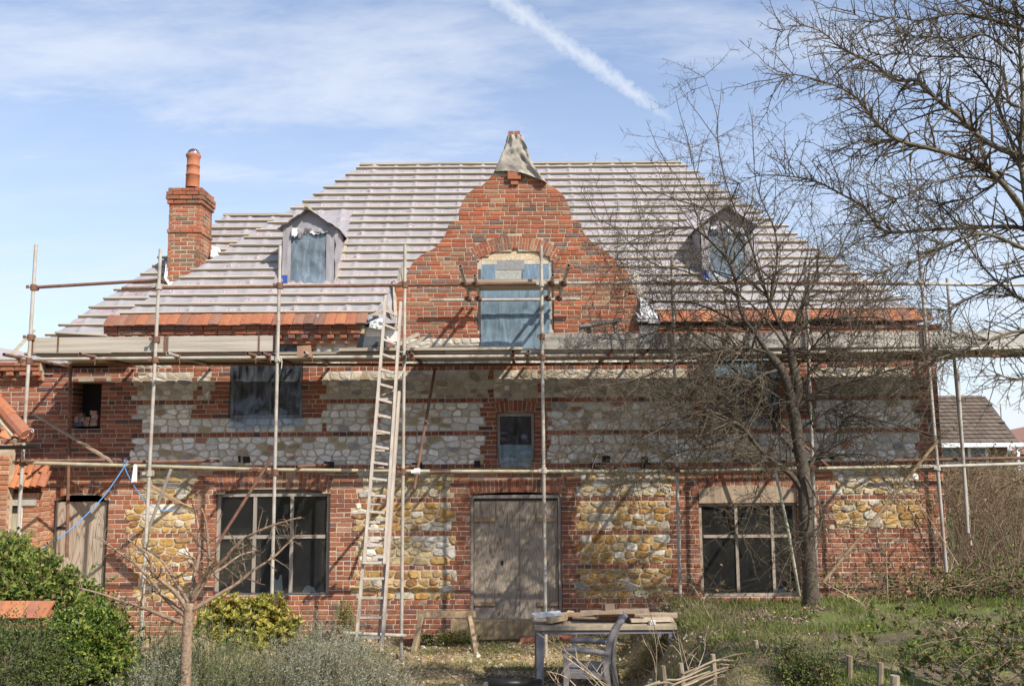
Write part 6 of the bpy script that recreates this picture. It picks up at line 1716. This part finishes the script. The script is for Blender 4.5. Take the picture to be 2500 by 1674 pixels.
def chips(name, n, region, size, cols, fn):
    ps = []
    while len(ps) < n:
        x, y = rnd(*region[0]), rnd(*region[1])
        if fn(x, y) > random.random(): ps.append((x, y, gz(x, y)+.006))
    p = np.array(ps, np.float32); d = np.stack([RNG.normal(0, 1, n), RNG.normal(0, 1, n), RNG.normal(.15, .3, n)], 1)
    l_ = RNG.uniform(size*.4, size*1.5, n); o = leaf_mesh(name, p, d, np.stack([RNG.normal(0, .3, n), RNG.normal(0, .3, n), np.ones(n)], 1), l_, l_*RNG.uniform(.4, .9, n), pick(cols, n, .25), m_dull, None, .3)
    return kind(o, 'stuff')
chips('litter', 17000, ((-3.0, 3.4), (-4.6, -.05)), .035, [(.40, .29, .16), (.48, .36, .22), (.28, .2, .12), (.6, .55, .45), (.52, .4, .25), (.2, .14, .09)], lambda x, y: .3+.7*max(0, .5+nz(x*2, y*2))-.6*sm(2.2, 3.0, x))
chips('wood_chips', 9000, ((2.4, 8.0), (-8.5, -2.0)), .045, [(.36, .28, .2), (.45, .36, .28), (.26, .19, .13), (.16, .12, .08)], lambda x, y: sm(.1, .45, nz(x*.8+3, y*.9+7))*1.0)
# round pebbles and broken stone on the gravel
gvp = MB()
for i in range(900):
    x, y = rnd(-2.4, 2.2), rnd(-4.3, -.2); s_ = random.choice([.012, .016, .02, .028, .05 if random.random() < .25 else .02]); c = random.choice([(.6, .56, .47), (.5, .44, .34), (.42, .32, .2), (.34, .22, .14)])
    ph = rnd(0, 6); z = gz(x, y)
    vs = [(x+s_*rnd(.7, 1.2)*cos(ph+a*1.257), y+s_*rnd(.7, 1.2)*sin(ph+a*1.257), z-.004) for a in range(5)]+[(x+s_*.55*cos(ph+a*1.257), y+s_*.55*sin(ph+a*1.257), z+s_*rnd(.5, .8)) for a in range(5)]
    gvp.add(vs, [(a, (a+1) % 5, (a+1) % 5+5, a+5) for a in range(5)]+[(5, 6, 7, 8, 9)], c)
kind(gvp.build('gravel', m_stone), 'stuff')
# dandelions
fl = MB()
for i in range(9):
    x, y = random.choice([(rnd(-1.6, .6), rnd(-2.6, -.8)), (rnd(3, 5), rnd(-5, -3))]); z = gz(x, y)+.05; vs = [(x, y, z+.01)]+[(x+.022*cos(a), y+.022*sin(a), z) for a in [q*.785 for q in range(8)]]; fl.add(vs, [(0, q+1, (q+1) % 8+1) for q in range(8)], (.75, .5, .02)); fl.tube([(x, y, z-.06), (x, y, z)], .003, 4, (.1, .14, .03))
kind(fl.build('dandelion', m_dull), 'stuff')
# dead stalks in front of the chair and on the bank
def stalks(name, items, label, cat, col=(.42, .33, .22), r=.007, side=3):
    xs = [P(a[0], a[1], a[4]) for a in items]; th = empty(name, label, cat, (xs[0].x, xs[0].y, gz(xs[0].x, xs[0].y))); 
    for (px0, py0, px1, py1, Y) in items:
        m = MB(); a, c = P(px0, py0, Y), P(px1, py1, Y+rnd(-.2, .2)); mid = a.lerp(c, .5)+Vector((rnd(-.05, .05), 0, rnd(-.03, .05)))
        q = smooth([a, mid, c]); m.tube(q, [lerp(r, r*.35, i/(len(q)-1)) for i in range(len(q))], 4, vary(col, .75, 1.2))
        for k in range(side):
            b0 = q[random.randint(2, len(q)-2)]; e = b0+Vector((rnd(-.14, .14), rnd(-.1, .1), rnd(.05, .2))); m.tube([b0, b0.lerp(e, .6)+Vector((0, 0, .02)), e], [r*.5, r*.4, r*.2], 3, col)
        m.build('stem', m_dead, th)
stalks('dead_stalks', [(1490, 1690, 1312, 1545, -4.9), (1510, 1690, 1350, 1580, -5.0), (1420, 1690, 1335, 1638, -5.3), (1400, 1690, 1338, 1640, -5.2), (1480, 1690, 1400, 1600, -5.1), (1440, 1690, 1470, 1630, -5.3), (1500, 1690, 1440, 1615, -5.2)], 'pale dead stalks slanting in front of the grey chair', 'stalks')
stalks('dead_stalks', [(1600, 1690, 1585, 1500, -5.0), (1680, 1690, 1652, 1525, -5.6), (1690, 1690, 1660, 1560, -5.6), (1620, 1600, 1560, 1420, -4.4), (1700, 1640, 1720, 1560, -5.4), (1760, 1600, 1700, 1440, -3.6), (1600, 1640, 1570, 1560, -4.6)], 'tall thin dead stalks at the left end of the bank by the woven fence', 'stalks', r=.006)
stalks('dead_stalks', [(2168, 1480, 2170, 1150, -2.4), (2150, 1510, 2080, 1440, -2.8), (2240, 1480, 2330, 1380, -2.4), (2340, 1380, 2220, 1190, -2.2), (2100, 1470, 2010, 1420, -2.6), (2400, 1640, 2405, 1580, -5.2), (2450, 1674, 2430, 1560, -5.4)], 'long dead stalks rising on the bank before the right end of the house', 'stalks', r=.008)
# bare scrub behind and beside the right end of the house
def bramble(name, x0, x1, Ya, Yb, hpx, n, label, cat, leafn=600, canes=(.24, .17, .11), lc=None, zb=None, rr=.007, sw=.9):
    th = empty(name, label, cat, (P((x0+x1)/2, 1400, (Ya+Yb)/2).x, (Ya+Yb)/2, gz(P((x0+x1)/2, 1400, (Ya+Yb)/2).x, (Ya+Yb)/2))); m = MB(); tips = []
    for i in range(n):
        Y = rnd(Ya, Yb); px = rnd(x0, x1); a = P(px, 1500, Y); a.z = gz(a.x, Y); top = P(px, hpx+rnd(0, 120), Y).z; h = max(.25, top-a.z); s_ = random.choice((-1, 1))*rnd(.2, sw)
        q = smooth([a, a+Vector((s_*.25, rnd(-.2, .2), h*.6)), a+Vector((s_*.6, rnd(-.3, .3), h*rnd(.85, 1.05))), a+Vector((s_*1.2, rnd(-.4, .4), h*rnd(.55, .95)))], 3)
        m.tube(q, [lerp(rr, rr*.3, k/(len(q)-1)) for k in range(len(q))], 4, vary(canes, .6, 1.4), cap=False)
        for k in range(9):
            b0 = random.choice(q[2:]); e = b0+Vector((rnd(-.45, .45), rnd(-.3, .3), rnd(-.2, .3))); m.tube([b0, b0.lerp(e, .5)+Vector((0, 0, .03)), e], [rr*.45, rr*.4, rr*.2], 3, vary(canes, .6, 1.3), cap=False); tips.append(e); tips.append(b0.lerp(e, .6))
    m.build('canes', m_dead, th)
    if leafn:
        p = np.array([tuple(random.choice(tips)) for _ in range(leafn)], np.float32); leaf_mesh('foliage', p, unit(leafn)+np.array([[0, -.3, .2]]), unit(leafn), RNG.uniform(.035, .07, leafn), RNG.uniform(.02, .04, leafn), pick(lc or GREEN, leafn, .3), m_dull, th)
    return th
BR = [(.12, .17, .04), (.17, .21, .055), (.27, .2, .1), (.2, .13, .07), (.08, .12, .035)]
bramble('scrub', 2290, 2560, -1.0, 2.0, 1105, 170, 'tangle of bare brown scrub beyond the right end of the house', 'scrub', 700, (.25, .175, .115), BR, sw=1.8)
bramble('scrub', 2330, 2580, 2.2, 4.5, 1080, 120, 'greenish scrub hedge behind the bare tangle in front of the bungalow', 'scrub', 3500, (.2, .16, .09), [(.12, .115, .045), (.16, .14, .06), (.09, .09, .035), (.2, .16, .08)])
bramble('bramble', 2260, 2540, -2.6, -1.4, 1385, 55, 'leafy bramble sprawling over the bank at the right end of the wall', 'bramble', 3200, (.24, .175, .115), BR)
bramble('bramble', 2000, 2260, -2.0, -1.2, 1370, 34, 'low bramble shoots between the tree trunk and the right house corner', 'bramble', 800, (.22, .16, .1), BR, rr=.005)
bramble('bramble', 2380, 2560, -6.4, -4.8, 1540, 16, 'bramble clump with small leaves at the lower right edge', 'bramble', 2600, (.24, .18, .12), BR)
bramble('ivy_shoots', 1600, 1720, -2.4, -1.6, 1420, 14, 'thin dark shoots with few ivy leaves before the wall right of the door', 'shoots', 160, (.13, .09, .06), BR, rr=.004)
bush('green_bush', [wb(1960, 1640, -6.0, 60, 45), wb(2000, 1660, -6.1, 50, 40), wb(1930, 1600, -5.8, 22, 35)], 9000, [(.12, .16, .03), (.09, .125, .03), (.2, .2, .05), (.06, .085, .025), (.22, .16, .05)], .03, .018, m_leaf, 'small bright green bush growing through the woven fence', 'bush', .3)
bush('weeds', [wb(1120, 1556, -.45, 60, 14), wb(1040, 1560, -.6, 25, 12)], 9000, GREEN, .035, .022, m_leaf, 'low green weeds at the wall foot beneath the trestle', 'weeds', .3, twigs=0)
bush('weeds', [wb(842, 1510, -.4, 22, 40), wb(870, 1550, -.4, 14, 22)], 5500, GREEN, .05, .018, m_leaf, 'weeds growing against the wall just left of the ladder', 'weeds', .4, twigs=6)

# ================================================================ BUNGALOW BEYOND, AT RIGHT
HY = 26.0
bg_ = empty('bungalow', 'distant bungalow with brown tiled roof and white gutter right of the house', 'house', (P(2390, 1100, HY).x, HY, 0))
gzv = P(2390, 1082, HY).z; rz_ = P(2390, 967, HY+4.2).z; xl, xr_ = P(2120, 1000, HY).x, P(2490, 1080, HY).x
b = MB(); b.box((xl, HY+.5, -.05), (xr_-.3, HY+8, gzv-.1)); b.build('wall', M('far brick', (.24, .14, .1), var=.2, vscale=8), bg_)
rx = P(2405, 967, HY+4.2).x
b = MB(); b.add([(xl, HY, gzv), (xr_, HY, gzv), (rx, HY+4.2, rz_), (xl, HY+4.2, rz_), (xr_, HY+8.5, gzv), (xl, HY+8.5, gzv)], [(0, 1, 2, 3), (1, 4, 2), (4, 5, 3, 2)]); b.build('roof', M('far roof felt', (.1, .08, .065)), bg_)
rt = MB(); nr_ = 13; slope = Vector((0, 4.2, rz_-gzv)); 
for r_ in range(nr_):
    t0, t1 = r_/nr_, (r_+1)/nr_; xe = lerp(xr_, rx, t0); n_c = int((xe-xl)/.33)
    for c in range(n_c):
        x = xl+c*.33; q = Vector((x, HY, gzv))+slope*t0; q1 = Vector((x, HY, gzv))+slope*t1; u = Vector((0, -.04, .05)); col = vary((.15, .115, .09), .8, 1.2)
        rt.add([q+u*1.6, q+Vector((.31, 0, 0))+u*1.6, q1+Vector((.31, 0, 0))+u*.8, q1+u*.8, q+u*.2, q+Vector((.31, 0, 0))+u*.2], [(0, 1, 2, 3), (4, 5, 1, 0)], col)
kind(rt.build('roof_tile', m_tile, bg_), 'stuff')
b = MB(); b.box((xl, HY-.12, gzv-.16), (xr_+.1, HY-.002, gzv+.03)); b.build('gutter', m_white, bg_)
b = MB(); x = P(2486, 1090, HY).x; b.box((x-.1, HY-.05, gzv-1.2), (x+.02, HY+.05, gzv-.161)); b.build('downpipe', m_white, bg_)
for x0, x1 in ((2270, 2350), (2362, 2408)):
    a, c = P(x0, 1110, HY+.5), P(x1, 1089, HY+.5); wv = MB(); wv.box((a.x, HY+.42, a.z-.5), (c.x, HY+.499, c.z)); w_o = wv.build('window', m_white, bg_); g_ = MB(); g_.box((a.x+.12, HY+.40, a.z-.4), (c.x-.12, HY+.419, c.z-.1)); g_.build('pane', M('far glass', (.14, .17, .2), rough=.2), w_o)
fr_ = empty('far_house', 'sliver of reddish roof peeping at the right edge beyond the bungalow', 'house', (P(2495, 1090, 40).x, 40, 0))
b = MB(); a = P(2478, 1108, 40); b.add([(a.x, 40, a.z), (a.x+5, 40, a.z), (a.x+5, 43, a.z+2.2), (a.x+.9, 43, a.z+1.4)], [(0, 1, 2, 3)]); b.build('roof', M('far red roof', (.25, .14, .11)), fr_)
b = MB(); b.box((a.x+.2, 40.5, -.05), (a.x+5, 44, a.z-.0)); b.build('wall', M('far wall', (.3, .24, .2)), fr_)
b = MB(); a = P(2446, 1040, 30); b.tube([(a.x, 30, 0), (a.x, 30, P(2446, 985, 30).z)], .03, 6); b.tube([(a.x, 30, P(2446, 987, 30).z), (a.x+.9, 30, P(2446, 987, 30).z)], .015, 5); solo(b, 'aerial_mast', m_steel, 'thin aerial mast standing behind the bungalow against the sky', 'aerial')
# hedgerow on the far side of the garden closes the view under the horizon
kind(bramble('far_hedgerow', 2300, 2700, 9, 13, 1090, 90, '', '', 1500, (.2, .16, .11), [(.11, .11, .045), (.15, .13, .06)], rr=.012), 'stuff') if False else None

# the house across the garden, behind the camera: it shows only as the dark roof mirrored in the upper windows
nb = empty('neighbour_house', 'dark tiled house across the garden, seen only mirrored in the upper windows', 'house', (0, -27, 0))
b = MB(); b.box((-17, -33, -.05), (13, -25, 5.0)); b.build('wall', M('neighbour brick', (.25, .13, .09), var=.25, vscale=15), nb)
b = MB(); b.add([(-17.5, -24.6, 4.9), (13.5, -24.6, 4.9), (13.5, -29, 9.0), (-17.5, -29, 9.0), (13.5, -33.4, 4.9), (-17.5, -33.4, 4.9)], [(0, 1, 2, 3), (3, 2, 4, 5), (1, 4, 2), (0, 3, 5)]); b.build('roof', M('neighbour tiles', (.13, .07, .05), var=.3, vscale=9), nb)
for x in (-13, -8, -2, 4, 9):
    for z in (.9, 3.2):
        b = MB(); b.box((x-.6, -25.0, z), (x+.6, -24.94, z+1.2)); w_ = b.build('window', m_white, nb); b = MB(); b.box((x-.52, -24.94, z+.08), (x+.52, -24.92, z+1.12)); b.build('pane', m_dark, w_)
